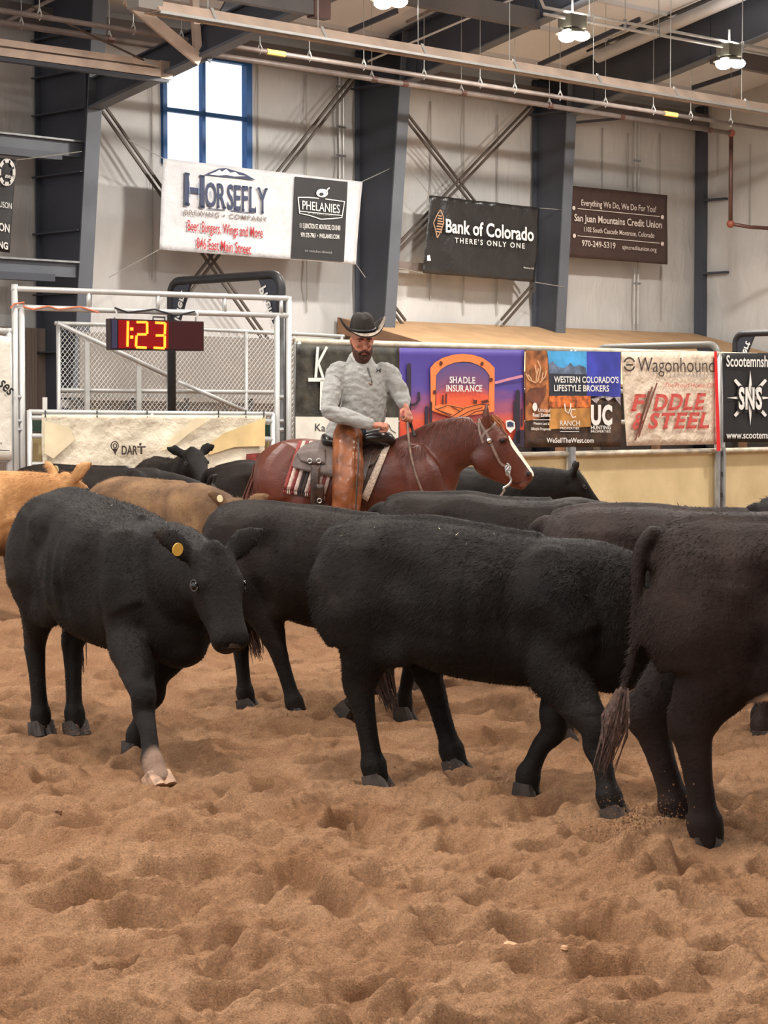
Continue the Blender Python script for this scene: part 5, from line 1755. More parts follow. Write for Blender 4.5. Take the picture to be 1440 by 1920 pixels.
    mb = MB(); r = np.random.default_rng(abs(hash(name)) % 1000 if False else int(abs(x * 100)) + 1)
    for i in range(130):
        o = r.normal(0, .013, 3); L = .18 + .14 * r.random()
        d = td * .9 + np.array([0, 0, -.3]) + r.normal(0, .055, 3); d /= np.linalg.norm(d)
        p0 = te - td * .06 + o * .6
        mb.tube([p0, p0 + d * L * .5 + o, p0 + d * L + o * .3], [.005, .005, .0012], 3, cap=False)
    mb_local(mb, 'tail_switch', m_switch, root, xf, smooth=False, kind='stuff')
    if hair:
        def flow(P):
            f = np.zeros_like(P); f[:, 0] = -.8; f[:, 2] = -.55
            return f
        def length(P):
            return np.where(P[:, 2] < .5, .4, 1.0) * hairlen * (1 + .4 * smoothnoise(P[:, 0] * 3, P[:, 2] * 3, .5, 77))
        coat_hair('coat', V, Fc, hair, length, mat, root, xf, flow, keepmask=lambda P: np.linalg.norm(P - HW(.3, 0, -.05), axis=1) > .2)
    if flecks:
        coat_hair('hay_flecks', V, Fc, flecks * 8, lambda P: np.full(len(P), .016), m_hay, root, xf, lambda P: np.tile(np.array([-.5, .3, 0]), (len(P), 1)), lift=.45, seed=5, width=.003, jit=1.0,
                  keepmask=lambda P: (P[:, 2] > 1.08) & (np.random.default_rng(2).random(len(P)) < .45))
    return root

def local(px, py, x, y, yaw, sc=1.0, z=0.0):
    """ground pixel -> a cow's own frame"""
    p = G(px, py, z)
    dx, dy = p[0] - x, p[1] - y
    c, s = math.cos(yaw), math.sin(yaw)
    return np.array([(dx * c + dy * s) / sc, (-dx * s + dy * c) / sc, z / sc])
def localw(p, x, y, yaw, sc=1.0):
    dx, dy = p[0] - x, p[1] - y
    c, s = math.cos(yaw), math.sin(yaw)
    return np.array([(dx * c + dy * s) / sc, (-dx * s + dy * c) / sc, p[2] / sc])
# ------------------------------------------------------------------ the herd
m_black_cow = coat_mat('black_hide', (32, 27, 24), (17, 14, 13), (54, 45, 40), .62, .06, spec=.13)
m_black_cow2 = coat_mat('brownish_black_hide', (37, 29, 25), (20, 16, 14), (59, 46, 40), .62, .06, spec=.13)
m_dark_red = coat_mat('dark_brown_black_hide', (46, 34, 30), (26, 19, 17), (66, 50, 44), .65, .06, spec=.13,
                      patches=(((-.18, -.10, .53), (.24, .30, .13), (214, 188, 162), .10),))
m_brown_cow = coat_mat('tan_brown_hide', (134, 102, 70), (86, 62, 43), (160, 130, 98), .75, .2, vs=4.0)
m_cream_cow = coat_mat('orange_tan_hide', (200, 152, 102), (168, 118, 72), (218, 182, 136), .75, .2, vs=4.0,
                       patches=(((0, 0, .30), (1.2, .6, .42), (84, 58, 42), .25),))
r_ = math.radians

def cow_left():
    sc = 1.05
    x, y, yaw = -1.38, 10.92, r_(-55)
    L = lambda px, py, z=0: local(px, py, x, y, yaw, sc, z)
    hr, hl, fl, fr = L(80, 1372), L(145, 1372), L(255, 1412), L(302, 1470)
    feet = {'HR': (hr[0], hr[1], 0), 'HL': (hl[0], hl[1], .0), 'FL': (fl[0], fl[1], 0), 'FR': (fr[0], fr[1], 0)}
    poll = localw(Y(396, 1036, 9.95), x, y, yaw, sc); muz = localw(Y(438, 1215, 9.75), x, y, yaw, sc)
    toward = localw(np.array([x, y, 0]) + np.array([.52, -.82, .25]), x, y, yaw)
    cow('black_heifer', 'black cow at the front left, head lowered toward the camera, yellow ear tag', x, y, yaw,
        coat_mat('black_hide_dusty_foot', (32, 27, 24), (17, 14, 13), (54, 45, 40), .62, .06, spec=.13, patches=(((fr[0], fr[1], .07), (.10, .10, .14), (142, 116, 100), .2),)),
        sc, feet=feet, head=dict(poll=poll, fwd=muz - poll, up=toward, earup=.05, earback=.06, earfwd=.1, size=.86, wide=1.25, deep=1.3), front_drop=.14, tags=((-1, m_tagy),), hair=60000, hairlen=.018,
        tail=[(-.76, 0, 1.17), (-.81, .04, 1.08), (-.78, .08, .9), (-.72, .10, .70), (-.68, .11, .56)], flecks=8, hoofs={'FR': m_hoof_pale}, voxel=.014)
cow_left()

def cow_centre():
    x, y, yaw = .44, 9.62, r_(-27)
    L = lambda px, py, z=0: local(px, py, x, y, yaw, 1.0, z)
    hr, hl, fl, fr = L(716, 1470), L(868, 1452), L(978, 1492), L(1152, 1536)
    mixy = lambda v, t: (v[0], .75 * v[1] + .25 * t)
    feet = {'HR': (*mixy(hr, -.17), 0), 'HL': (*mixy(hl, .17), .03), 'FL': (*mixy(fl, .15), 0), 'FR': (*mixy(fr, -.16), 0)}
    cow('black_steer', 'black cow walking right across the middle foreground, side on with all legs in view', x, y, yaw, m_black_cow,
        1.0, feet=feet, head=dict(poll=(1.05, .10, .92), fwd=(.55, .25, -.8), up=(.8, .3, .55)), front_drop=.07, hair=80000, hairlen=.024,
        tail=[(-.76, 0, 1.17), (-.80, .08, 1.08), (-.74, .14, .9), (-.66, .16, .70), (-.60, .16, .56)], lw=1.08, flecks=24, voxel=.014)
cow_centre()

def cow_right():
    sc = 1.05
    x, y, yaw = 1.89, 8.42, r_(-8)
    L = lambda px, py, z=0: local(px, py, x, y, yaw, sc, z)
    hr = L(1336, 1606)
    T = lambda px, py, d: localw(Y(px, py, d), x, y, yaw, sc)
    tail = [(-.74, 0, 1.17), T(1222, 992, 8.45), T(1198, 1035, 8.42), T(1196, 1120, 8.40), T(1190, 1200, 8.38), T(1172, 1275, 8.36), T(1158, 1315, 8.35)]
    cow('dark_brown_cow', 'nearest dark brown cow cut off by the right edge, its long tail hanging beside it', x, y, yaw, m_dark_red, sc,
        feet={'HR': (hr[0], -.15, 0), 'HL': (-.66, .15, .03)}, knees={'HL': (-.80, .16, .47)}, tail=tail, lw=1.22, hair=70000, hairlen=.02, voxel=.014)
cow_right()

def cow_behind():
    x, y, yaw = -.30, 12.0, r_(-24)
    L = lambda px, py, z=0: local(px, py, x, y, yaw, 1.0, z)
    hr, hl = L(548, 1350), L(394, 1344)
    k1, f1 = localw(Y(695, 1285, 11.5), x, y, yaw), localw(Y(612, 1340, 11.6), x, y, yaw)
    cow('black_heifer', 'black cow standing behind the front left cow with one foreleg folded back', x, y, yaw, m_black_cow2, .97,
        feet={'HR': (hr[0], -.16, 0), 'HL': (hl[0], .1, 0), 'FR': (f1[0], -.16, max(f1[2], .05))}, knees={'FR': (k1[0], -.17, max(k1[2], .30))},
        head=dict(poll=(1.04, .1, .9), fwd=(.6, .1, -.8), up=(.8, 0, .6)), front_drop=.05, hair=40000, hairlen=.02,
        tail=[(-.76, 0, 1.17), (-.80, .06, 1.08), (-.76, .12, .9), (-.68, .14, .70), (-.62, .14, .56)])
cow_behind()

lowh = dict(poll=(1.08, 0, 1.02), fwd=(.70, 0, -.72), up=(.72, 0, .7))
cow('black_heifer', 'black cow mostly hidden behind the walking black cow, only its back showing', .74, 13.2, r_(-4), m_black_cow2, .98, head=lowh, hair=16000, hairlen=.025)
cow('brown_black_heifer', 'brownish black cow whose long back shows over the walking black cow', 1.62, 11.25, r_(-3), coat_mat('umber_black_hide', (50, 37, 33), (28, 21, 20), (70, 53, 46), .62, .12, spec=.2), .99,
    feet={'HR': (-.66, -.15, 0), 'FR': (.36, -.15, 0)}, head=lowh, hair=24000, hairlen=.025)
cow('black_heifer', 'black cow at the right edge behind the nearest cow, only a shaggy tuft showing', 3.0, 12.9, r_(5), m_black_cow, .99, hair=10000, hairlen=.05)
cow('brown_cow', 'tan brown cow behind the front left cow, with a pale ear tag', -1.78, 16.9, r_(-44), m_brown_cow, .96,
    head=dict(poll=(.98, -.02, 1.05), fwd=(.75, -.25, -.62), up=(.6, -.1, .8), earup=.1), tags=((-1, m_tagw),), hair=26000, hairlen=.025, voxel=.018)
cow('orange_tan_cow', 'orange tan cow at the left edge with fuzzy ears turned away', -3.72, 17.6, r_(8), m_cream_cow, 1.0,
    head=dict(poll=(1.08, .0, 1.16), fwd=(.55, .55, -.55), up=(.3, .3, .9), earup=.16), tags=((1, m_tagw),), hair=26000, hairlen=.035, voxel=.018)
cow('black_cow', 'black cow far behind at the left, low back in front of the gate banner', -2.70, 20.0, r_(0), m_black_cow2, .98, head=lowh, hair=9000, hairlen=.03, voxel=.02)
cow('black_cow', 'black cow far behind raising its head with both ears spread toward the camera', -2.24, 22.2, r_(-70), m_black_cow, 1.0,
    head=dict(poll=(.95, .0, 1.31), fwd=(.80, .1, -.62), up=(.5, 0, .86), earup=.06, size=.9), hair=9000, hairlen=.03, voxel=.02)
cow('black_cow', 'black cow far behind just left of the horse rump', -.92, 20.9, r_(4), m_black_cow2, .99, head=lowh, hair=9000, hairlen=.03, voxel=.02)
cow('black_cow', 'black cow behind the horse head, facing right with its forehead lowered', .72, 20.4, r_(-2), m_black_cow, .97,
    head=dict(poll=(1.12, -.05, 1.17), fwd=(.62, 0, -.78), up=(.78, 0, .62), earup=.12), hair=9000, hairlen=.035, voxel=.02)
# ------------------------------------------------------------------ horse
HX, HD = -0.09, 17.8
HYAW = math.radians(0)
def hp(px, py, y=0.0):      # picture point -> the horse's own frame (side view)
    return np.array([(px - 700) / 224.7, y, 1.72 + (770 - py) / 224.7])
hxf = xform(HX, HD, 0, HYAW)
m_horse = coat_mat('sorrel_hide', (98, 45, 29), (70, 31, 20), (118, 57, 37), .42, .2, vs=2.5, spec=.45, bump=.003)
m_mane = M('sorrel_mane', (94, 43, 28), .6, var=.15, vscale=30)
m_fore = M('forelock_hair', (150, 88, 44), .6, var=.25, vscale=30)
m_blaze = M('white_blaze', (240, 226, 208), .6)
m_muzz = M('dark_pink_muzzle', (104, 66, 56), .5, var=.2, vscale=30)
HSECS = [(-1.0, 1.20, 1.08, 1.14, .04), (-.975, 1.31, .98, 1.13, .13), (-.92, 1.385, .90, 1.12, .20), (-.80, 1.455, .86, 1.12, .25), (-.62, 1.49, .84, 1.12, .275), (-.42, 1.475, .86, 1.12, .275),
         (-.15, 1.43, .82, 1.10, .295), (.10, 1.44, .79, 1.08, .29), (.26, 1.50, .79, 1.06, .26), (.40, 1.47, .80, 1.06, .235), (.52, 1.34, .83, 1.05, .20), (.61, 1.2, .90, 1.04, .14), (.655, 1.10, .96, 1.03, .06)]
horse = empty('sorrel_horse', (HX, HD, 0), 'reddish brown horse with a white blaze, saddled and carrying the rider', 'horse')
def build_horse():
    B = Blob()
    B.body(HSECS, e=2.15)
    for s in (1, -1):
        B.limb([(.30, s * .13, 1.38, .13, .08), (.40, s * .18, 1.18, .17, .09), (.47, s * .17, 1.0, .15, .09)])
        B.limb([(-.62, s * .12, 1.36, .18, .10), (-.74, s * .17, 1.18, .22, .12), (-.72, s * .18, 1.0, .20, .12)])
        # foreleg
        B.limb([(.42, s * .16, 1.0, .15, .10), (.34, s * .175, .84, .12, .085), (.37, s * .16, .64, .075, .062), (.38, s * .155, .49, .055, .05), (.37, s * .155, .40, .04, .038), (.37, s * .155, .28, .033, .031),
                (.37, s * .155, .17, .045, .04), (.40, s * .155, .09, .038, .038), (.41, s * .155, .05, .05, .05)])
        # hind leg
        B.limb([(-.62, s * .14, 1.16, .22, .12), (-.62, s * .18, .95, .19, .12), (-.70, s * .165, .76, .11, .08), (-.82, s * .15, .58, .072, .055), (-.84, s * .15, .50, .06, .05), (-.82, s * .15, .40, .046, .042),
                (-.80, s * .15, .26, .038, .036), (-.78, s * .15, .17, .048, .042), (-.74, s * .15, .09, .04, .04), (-.73, s * .15, .05, .05, .05)])
        B.limb([(-.5, s * .14, 1.0, .15, .09), (-.44, s * .19, .88, .10, .07), (-.60, s * .17, .78, .09, .06)])
    # neck
    def nk(a, b, w):
        a, b = hp(*a), hp(*b); c = (a + b) / 2; return (*c, np.linalg.norm(a - b) / 2, w)
    B.limb([nk((742, 815), (832, 955), .20), nk((772, 804), (842, 925), .165), nk((808, 790), (850, 898), .125), nk((845, 782), (862, 882), .105), nk((876, 779), (878, 872), .092), nk((896, 782), (888, 862), .085)], sub=5, seg=20)
    # head
    hd = [((897, 783), (890, 835), .070), ((912, 781), (886, 862), .085), ((932, 790), (890, 881), .098), ((950, 810), (905, 893), .100), ((962, 830), (922, 900), .088), ((974, 847), (938, 906), .074),
          ((984, 862), (952, 910), .064), ((993, 875), (962, 915), .060), ((1000, 886), (972, 917), .058), ((1001, 893), (982, 915), .045), ((999, 899), (990, 909), .025)]
    rows = []
    for a, b, w in hd:
        a, b = hp(*a), hp(*b); c = (a + b) / 2; n = (a - b) / np.linalg.norm(a - b); L = np.linalg.norm(a - b) / 2
        rows.append([c + n * L * math.cos(h) + np.array([0, 1, 0]) * w * math.copysign(abs(math.sin(h)) ** .85, math.sin(h)) for h in np.linspace(0, 2 * math.pi, 20, False)])
    B.rings(rows)
    for s in (1, -1):
        B.ell(hp(906, 862, s * .07), (.10, .035, .10))          # cheek
        B.ell(hp(944, 822, s * .085), (.04, .022, .025))        # brow
        B.ell(hp(992, 890, s * .045), (.028, .022, .03))        # nostril wing
        e0, e1, e2 = hp(912, 800, s * .055), hp(911, 778, s * .075), hp(913, 757, s * .07)
        B.limb([(*e0, .040, .030), (*((e0 + e1) / 2), .042, .026), (*e1, .034, .022), (*e2, .010, .008)], side=(.25, 1, 0), sub=4, seg=12)
    B.ell(hp(978, 914), (.035, .04, .02))
    # dock
    V, Fc = B.union(.014, 4)
    return V, Fc
hV, hF = build_horse()
body = place_mesh('body', hV, hF, m_horse, horse, hxf)
coat_hair('coat', hV, hF, 22000, lambda P: np.full(len(P), .012), m_horse, horse, hxf, lambda P: np.tile(np.array([-.8, 0, -.6]), (len(P), 1)), lift=.2, seed=8)
for s in (1, -1):
    for (cx, cz) in ((.425, 0), (-.71, 0)):
        mb = MB(); mb.tube([(cx, s * .155, -.02), (cx - .015, s * .155, .075)], [.065, .05], 14)
        mb_local(mb, 'hoof', m_hoof, horse, hxf)
    mb = MB(); mb.ball(hp(941, 826, s * .097), (.022, .014, .018), 12, 8); mb_local(mb, 'eye', m_eye, horse, hxf)
    mb = MB(); mb.ball(hp(990, 888, s * .062), (.018, .010, .021), 10, 8); mb_local(mb, 'nostril', M('dark_nostril', (34, 22, 20), .6), horse, hxf)

from mathutils.bvhtree import BVHTree
hBVH = BVHTree.FromPolygons([Vector(v) for v in hV], [list(f) for f in hF])
def on_horse(p, d, off=.004, maxd=3):
    """drop a point along d onto the horse's skin"""
    r = hBVH.ray_cast(Vector(p), Vector(d), maxd)
    if r[0] is None: return None
    return np.array(r[0]) + np.array(r[1]) * off
def face_strip(pts, widths, mat, name, off=.004, parent=horse):
    """a marking or strap on the visible (right) side, following the skin"""
    Q = catmull([(*hp(*p), w) for p, w in zip(pts, widths)], 6)
    rows = []
    for i in range(len(Q)):
        t = Q[min(i + 1, len(Q) - 1), :3] - Q[max(i - 1, 0), :3]; t /= np.linalg.norm(t) + 1e-9
        n = np.array([-t[2], 0, t[0]])
        row = []
        for k in np.linspace(-1, 1, 5):
            p = Q[i, :3] + n * k * Q[i, 3]
            h = on_horse((p[0], -1.5, p[2]), (0, 1, 0), off)
            row.append(h if h is not None else None)
        rows.append(row)
    V, Fc = [], []
    for row in rows:
        good = [q for q in row if q is not None]
        if not good: continue
        row = [q if q is not None else min(good, key=lambda g: 0) for q in row]
        V += row
    n = len(V) // 5
    for i in range(n - 1):
        for k in range(4): Fc.append([i * 5 + k, i * 5 + k + 1, (i + 1) * 5 + k + 1, (i + 1) * 5 + k])
    mb = MB(); mb.add(V, Fc); return mb_local(mb, name, mat, parent, hxf, fix=False)
# blaze: laid over the front of the face
def blaze():
    V, Fc = [], []
    line = [((951, 818), .016), ((958, 833), .030), ((968, 848), .028), ((979, 862), .026), ((989, 875), .026), ((998, 886), .034), ((1001, 893), .030)]
    Q = catmull([(*hp(*p), w) for p, w in line], 5)
    for i in range(len(Q)):
        t = Q[min(i + 1, len(Q) - 1), :3] - Q[max(i - 1, 0), :3]; t /= np.linalg.norm(t)
        n = np.array([t[2] * -1, 0, t[0]]); n = n if n[0] > 0 else -n
        for k in np.linspace(-1, 1, 7):
            y = (k - .45) * Q[i, 3] * 1.5
            p = Q[i, :3] + np.array([0, y, 0])
            loc, nrm_, _, _ = hBVH.find_nearest(Vector(p))
            V.append(np.array(loc) + np.array(nrm_) * .005)
    m = len(Q)
    for i in range(m - 1):
        for k in range(6): Fc.append([i * 7 + k, i * 7 + k + 1, (i + 1) * 7 + k + 1, (i + 1) * 7 + k])
    mb = MB(); mb.add(V, Fc); mb_local(mb, 'blaze', m_blaze, horse, hxf, fix=False)
blaze()
face_strip([(975, 905), (985, 908), (994, 905)], [.025, .03, .025], m_muzz, 'muzzle_skin', .003)
face_strip([(955, 903), (968, 906), (980, 902)], [.003, .004, .003], M('dark_mouth_line', (48, 26, 22), .6), 'mouth_line', .006)
# mane, forelock and tail: strands
def strands(name, roots, dirf, n, L, r, mat, seed, parent=horse, xf=hxf):
    g = np.random.default_rng(seed); mb = MB(); P = catmull(roots, 8)
    for i in range(n):
        b = P[g.integers(len(P))] + g.normal(0, .012, 3)
        l = L * (.5 + g.random()); d = dirf(b) + g.normal(0, .12, 3); d /= np.linalg.norm(d)
        m = b + d * l * .5 + g.normal(0, .01, 3); e = m + d * l * .5 + np.array([0, 0, -.25 * l])
        mb.tube([b, m, e], [r, r, r * .2], 4, cap=False)
    return mb_local(mb, name, mat, parent, xf, kind='stuff')
coat_hair('mane', hV, hF, 60000, lambda P: np.full(len(P), .10), m_mane, horse, hxf, lambda P: np.tile(np.array([-.25, 0, -1.0]), (len(P), 1)), lift=.05, seed=9, width=.0022, jit=.10,
          keepmask=lambda P: (P[:, 0] > .22) & (P[:, 0] < .90) & (P[:, 2] > 1.30 + .36 * np.clip(P[:, 0] - .2, 0, .5)) & (P[:, 1] < .03))
strands('forelock', [hp(915, 781, 0), hp(926, 783, -.01)], lambda b: np.array([.58, -.03, -.80]), 130, .15, .0045, m_fore, 5)
strands('tail', [(-.965, .02, 1.27), (-.965, .06, 1.25)], lambda b: np.array([-.02, 0, -1]), 200, .5, .006, m_mane, 6)

# ------------------------------------------------------------------ saddle pad, saddle
m_leather = M('dark_saddle_leather', (62, 44, 36), .38, var=.25, vscale=12, bump=.004, bscale=60)
m_leather_g = M('worn_grey_leather', (96, 82, 76), .5, var=.15, vscale=9, bump=.003, bscale=70)
m_horn = M('polished_black_leather', (34, 28, 26), .22)
m_fleece = M('fleece_edge', (188, 168, 150), .9, var=.15, vscale=60, bump=.01, bscale=90)
m_chrome = M('polished_silver', (214, 214, 212), .18, .95)

def drape(outline_top, outline_bot, nx, nz, off, mat, name, parent, thick=.012, flare=0.0):
    """a panel hanging on the right flank: picture polylines for the upper and lower edge, dropped onto the horse"""
    T = catmull([hp(*p) for p in outline_top], 8); Bt = catmull([hp(*p) for p in outline_bot], 8)
    def at(C, u):
        f = u * (len(C) - 1); i = min(int(f), len(C) - 2); return C[i] + (C[i + 1] - C[i]) * (f - i)
    def P(u, v):
        a, b = at(T, u), at(Bt, u); p = b + (a - b) * v
        h = on_horse((p[0], -1.5, p[2]), (0, 1, 0), off)
        if h is None or h[1] > -.05:
            h = np.array([p[0], -.06 - off, p[2]])
        h[0], h[2] = p[0], p[2]
        h[1] -= flare * (1 - v)
        return hxf[:3, :3] @ h + hxf[:3, 3]
    return sheet(name, P, nx, nz, (0, -thick, 0), mat, parent)
pad = empty('saddle_blanket', hxf[:3, 3] + np.array([-.3, -.25, 1.0]), 'striped woven saddle blanket under the saddle, red white and black', 'blanket')
xs0, xs1 = 534, 612
cols = [(150, 68, 64), (214, 190, 176), (126, 56, 56), (206, 184, 172), (54, 44, 44), (66, 56, 54), (198, 176, 166), (142, 64, 60), (60, 50, 48), (188, 164, 152), (128, 62, 58), (176, 150, 140)]
nst = len(cols)
for i, c in enumerate(cols):
    m_ = M('blanket_stripe_%d' % i, c, .9, var=.15, vscale=60, bump=.004, bscale=120)
    def lx(px, top):   # stripes lean a little
        return (px + (28 if top else 0), 826 if top else 914 + (px - xs0) * .16)
    a, b_ = xs0 + (xs1 - xs0) * i / nst, xs0 + (xs1 - xs0) * (i + 1) / nst
    drape([lx(a, True), lx(b_, True)], [lx(a, False), lx(b_, False)], 2, 10, .018, m_, 'stripe', pad, .012)
    for k in range(2):
        xx = a + (b_ - a) * (k + .5) / 2; p = hp(xx, 914 + (xx - xs0) * .16)
        h = on_horse((p[0], -1.5, p[2]), (0, 1, 0), .02)
        if h is not None:
            mb = MB(); mb.tube([h, h + (0, -.008, -.035)], .006, 4); mb_local(mb, 'fringe', m_, pad, hxf)
drape([(724, 826), (732, 834)], [(678, 930), (690, 938)], 3, 12, .03, m_fleece, 'front_edge', pad, .03)
drape([(690, 828), (724, 830)], [(660, 936), (680, 934)], 6, 12, .02, M('dark_woven_pad', (72, 58, 52), .9, var=.35, vscale=30), 'front_pad', pad, .014)

sad = empty('western_saddle', hxf[:3, 3] + np.array([-.1, -.1, 1.4]), 'dark western saddle with horn and worn grey skirt', 'saddle')
drape([(553, 862), (562, 842), (585, 828), (630, 820)], [(551, 873), (570, 880), (592, 885), (630, 893)], 14, 8, .045, m_leather_g, 'rear_skirt', sad, .014)
drape([(560, 846), (590, 840), (612, 842)], [(566, 862), (585, 868), (612, 868)], 8, 4, .065, m_leather_g, 'jockey', sad, .01)
drape([(668, 822), (700, 818), (728, 826)], [(672, 880), (690, 874), (700, 870)], 10, 8, .05, m_leather, 'front_skirt', sad, .014)
drape([(664, 835), (700, 840)], [(662, 930), (686, 900)], 8, 10, .055, m_leather, 'fender', sad, .012)
fstrap = drape([(586, 868), (603, 868)], [(584, 955), (600, 955)], 3, 10, .06, m_leather, 'flank_strap', sad, .012)
drape([(596, 905), (610, 905)], [(596, 940), (610, 940)], 3, 4, .075, m_leather, 'strap_keeper', sad, .01)
for (px, py) in ((583, 868), (600, 868), (600, 930), (590, 948)):
    p = hp(px, py); h = on_horse((p[0], -1.5, p[2]), (0, 1, 0), .085)
    if h is not None:
        mb = MB(); ring = [h + np.array([math.cos(q) * .018, 0, math.sin(q) * .018]) for q in np.linspace(0, 2 * math.pi, 13)]
        mb.tube(ring, .006, 6, cap=False); mb_local(mb, 'buckle', m_chrome, fstrap, hxf)
B = Blob()
B.body([(-.44, 1.49, 1.44, 1.47, .05), (-.42, 1.53, 1.42, 1.47, .17), (-.38, 1.53, 1.42, 1.47, .215), (-.33, 1.51, 1.42, 1.46, .225), (-.20, 1.50, 1.40, 1.45, .215), (-.06, 1.51, 1.42, 1.46, .21), (.04, 1.545, 1.43, 1.48, .205),
        (.13, 1.53, 1.44, 1.48, .18), (.19, 1.49, 1.45, 1.47, .09)], e=2.6)
B.limb([(.05, 0, 1.52, .05, .06), (.07, 0, 1.56, .030, .034), (.08, 0, 1.59, .026, .03)])
B.limb([(.06, 0, 1.60, .016, .045), (.10, 0, 1.605, .016, .045)])
for s in (1, -1):
    B.limb([(-.06, s * .17, 1.49, .05, .06), (.05, s * .18, 1.50, .065, .06), (.14, s * .13, 1.48, .055, .05)])
V, Fc = B.union(.012, 3)
place_mesh('tree', V, Fc, m_horn, sad, hxf)
for s in (-1, 1):
    mb = MB(); mb.tube([(-.20, s * .385, .78), (-.06, s * .385, .765), (-.02, s * .385, .66), (-.13, s * .385, .60), (-.24, s * .385, .66), (-.20, s * .385, .78)], .018, 8)
    mb_local(mb, 'stirrup', m_leather, sad, hxf)

# ------------------------------------------------------------------ bridle and reins
bri = empty('bridle', hxf[:3, 3] + np.array([1.1, -.1, 1.3]), 'leather bridle with silver bit, concho and split reins', 'bridle')
m_strap = M('grey_brown_strap', (120, 98, 84), .5, var=.2, vscale=20)
face_strip([(898, 786), (905, 802), (914, 818), (920, 832), (928, 850), (938, 868), (949, 874)], [.010] * 7, m_strap, 'cheek_strap', .008, bri)
face_strip([(926, 781), (928, 792), (921, 800), (908, 812), (903, 822)], [.010] * 5, m_strap, 'brow_band', .010, bri)
face_strip([(897, 785), (899, 810), (905, 830)], [.008] * 3, m_strap, 'throat_latch', .008, bri)
c = hp(916, 826); h = on_horse((c[0], -1.5, c[2]), (0, 1, 0), .012)
mb = MB(); mb.tube([h, h + (0, -.012, 0)], [.026, .018], 14); mb_local(mb, 'concho', m_chrome, bri, hxf)
yb = -.115
bit = [hp(949, 868, yb), hp(953, 874, yb), hp(950, 880, yb), hp(953, 890, yb), hp(957, 900, yb), hp(952, 908, yb), hp(943, 914, yb), hp(945, 920, yb)]
mb = MB(); mb.tube(catmull(bit, 5), .011, 8); mb_local(mb, 'bit_shank', m_chrome, bri, hxf)
mb = MB(); mb.tube([hp(951, 878, yb) + np.array([math.cos(q) * .022, 0, math.sin(q) * .026]) for q in np.linspace(0, 2 * math.pi, 15)], .008, 6, cap=False); mb_local(mb, 'bit_ring', m_chrome, bri, hxf)
mb = MB(); mb.tube([hp(951, 884, yb) + np.array([math.cos(q) * .016, 0, math.sin(q) * .03]) for q in np.linspace(0, 2 * math.pi, 15)], .009, 6, cap=False); mb_local(mb, 'bit_ring', m_chrome, bri, hxf)
mb = MB(); mb.tube([hp(951, 880, yb), hp(951, 880, .1)], .008, 6); mb_local(mb, 'mouthpiece', m_chrome, bri, hxf)
mb = MB(); mb.tube(catmull([hp(945, 918, yb), hp(938, 928, yb - .02), hp(925, 945, yb - .05), hp(900, 965, -.2), hp(850, 975, -.28), hp(800, 940, -.30)], 5), .011, 6); mb_local(mb, 'rein', m_strap, bri, hxf)
hand_r = hp(764, 775, -.16)
mb = MB(); mb.tube(catmull([hand_r, hp(764, 800, -.2), hp(768, 840, -.27), hp(778, 885, -.30), hp(797, 935, -.30), hp(800, 942, -.30)], 6), [.010] * 31, 6); mb_local(mb, 'rein', m_strap, bri, hxf)
mb = MB(); mb.tube(catmull([hand_r + (.01, .02, 0), hp(772, 802, -.1), hp(778, 818, -.12)], 6), .012, 6); mb_local(mb, 'rein_end', M('dark_rein', (50, 40, 40), .5), bri, hxf)
# ------------------------------------------------------------------ rider
m_skin = M('sunburnt_skin', (186, 122, 98), .5, var=.1, vscale=14)
m_sweater = M('grey_fleece_sweater', (156, 154, 149), .9, var=.04, vscale=16, rgb2=(170, 168, 163), bump=.012, bscale=30, sheen=.3)
m_chaps = M('orange_brown_chaps', (136, 72, 36), .32, var=.35, vscale=7, rgb2=(150, 86, 46), bump=.006, bscale=14)
m_felt = M('black_brown_felt', (38, 31, 27), .85, var=.2, vscale=20)
m_dust = M('dusty_brim_edge', (150, 136, 120), .85, var=.2, vscale=30)
m_beard = M('dark_red_beard', (70, 40, 28), .8, var=.35, vscale=70, bump=.006, bscale=120)
m_shirt = M('checked_shirt', (196, 190, 186), .8, var=.15, vscale=80)
m_jean = M('dark_denim', (50, 56, 72), .8)
m_boot = M('brown_boot', (84, 56, 40), .45, var=.2, vscale=10)
rider = empty('person', hxf[:3, 3] + np.array([-.15, 0, 1.5]), 'rider in black cowboy hat, grey pullover and orange brown chaps holding the reins', 'person')
FACE = np.array([.22, -.93, -.30]); FACE /= np.linalg.norm(FACE)
HA = frame_axes(np.array([.22, -.95, -.34]), (0.02, -.2, 1))      # rows: face direction, its left, up
HS = 1.17
hc = hp(679, 637, -.05)                               # head centre
def HH(f, l, u): return hc + HA.T @ (np.array([f, l, u]) * HS)
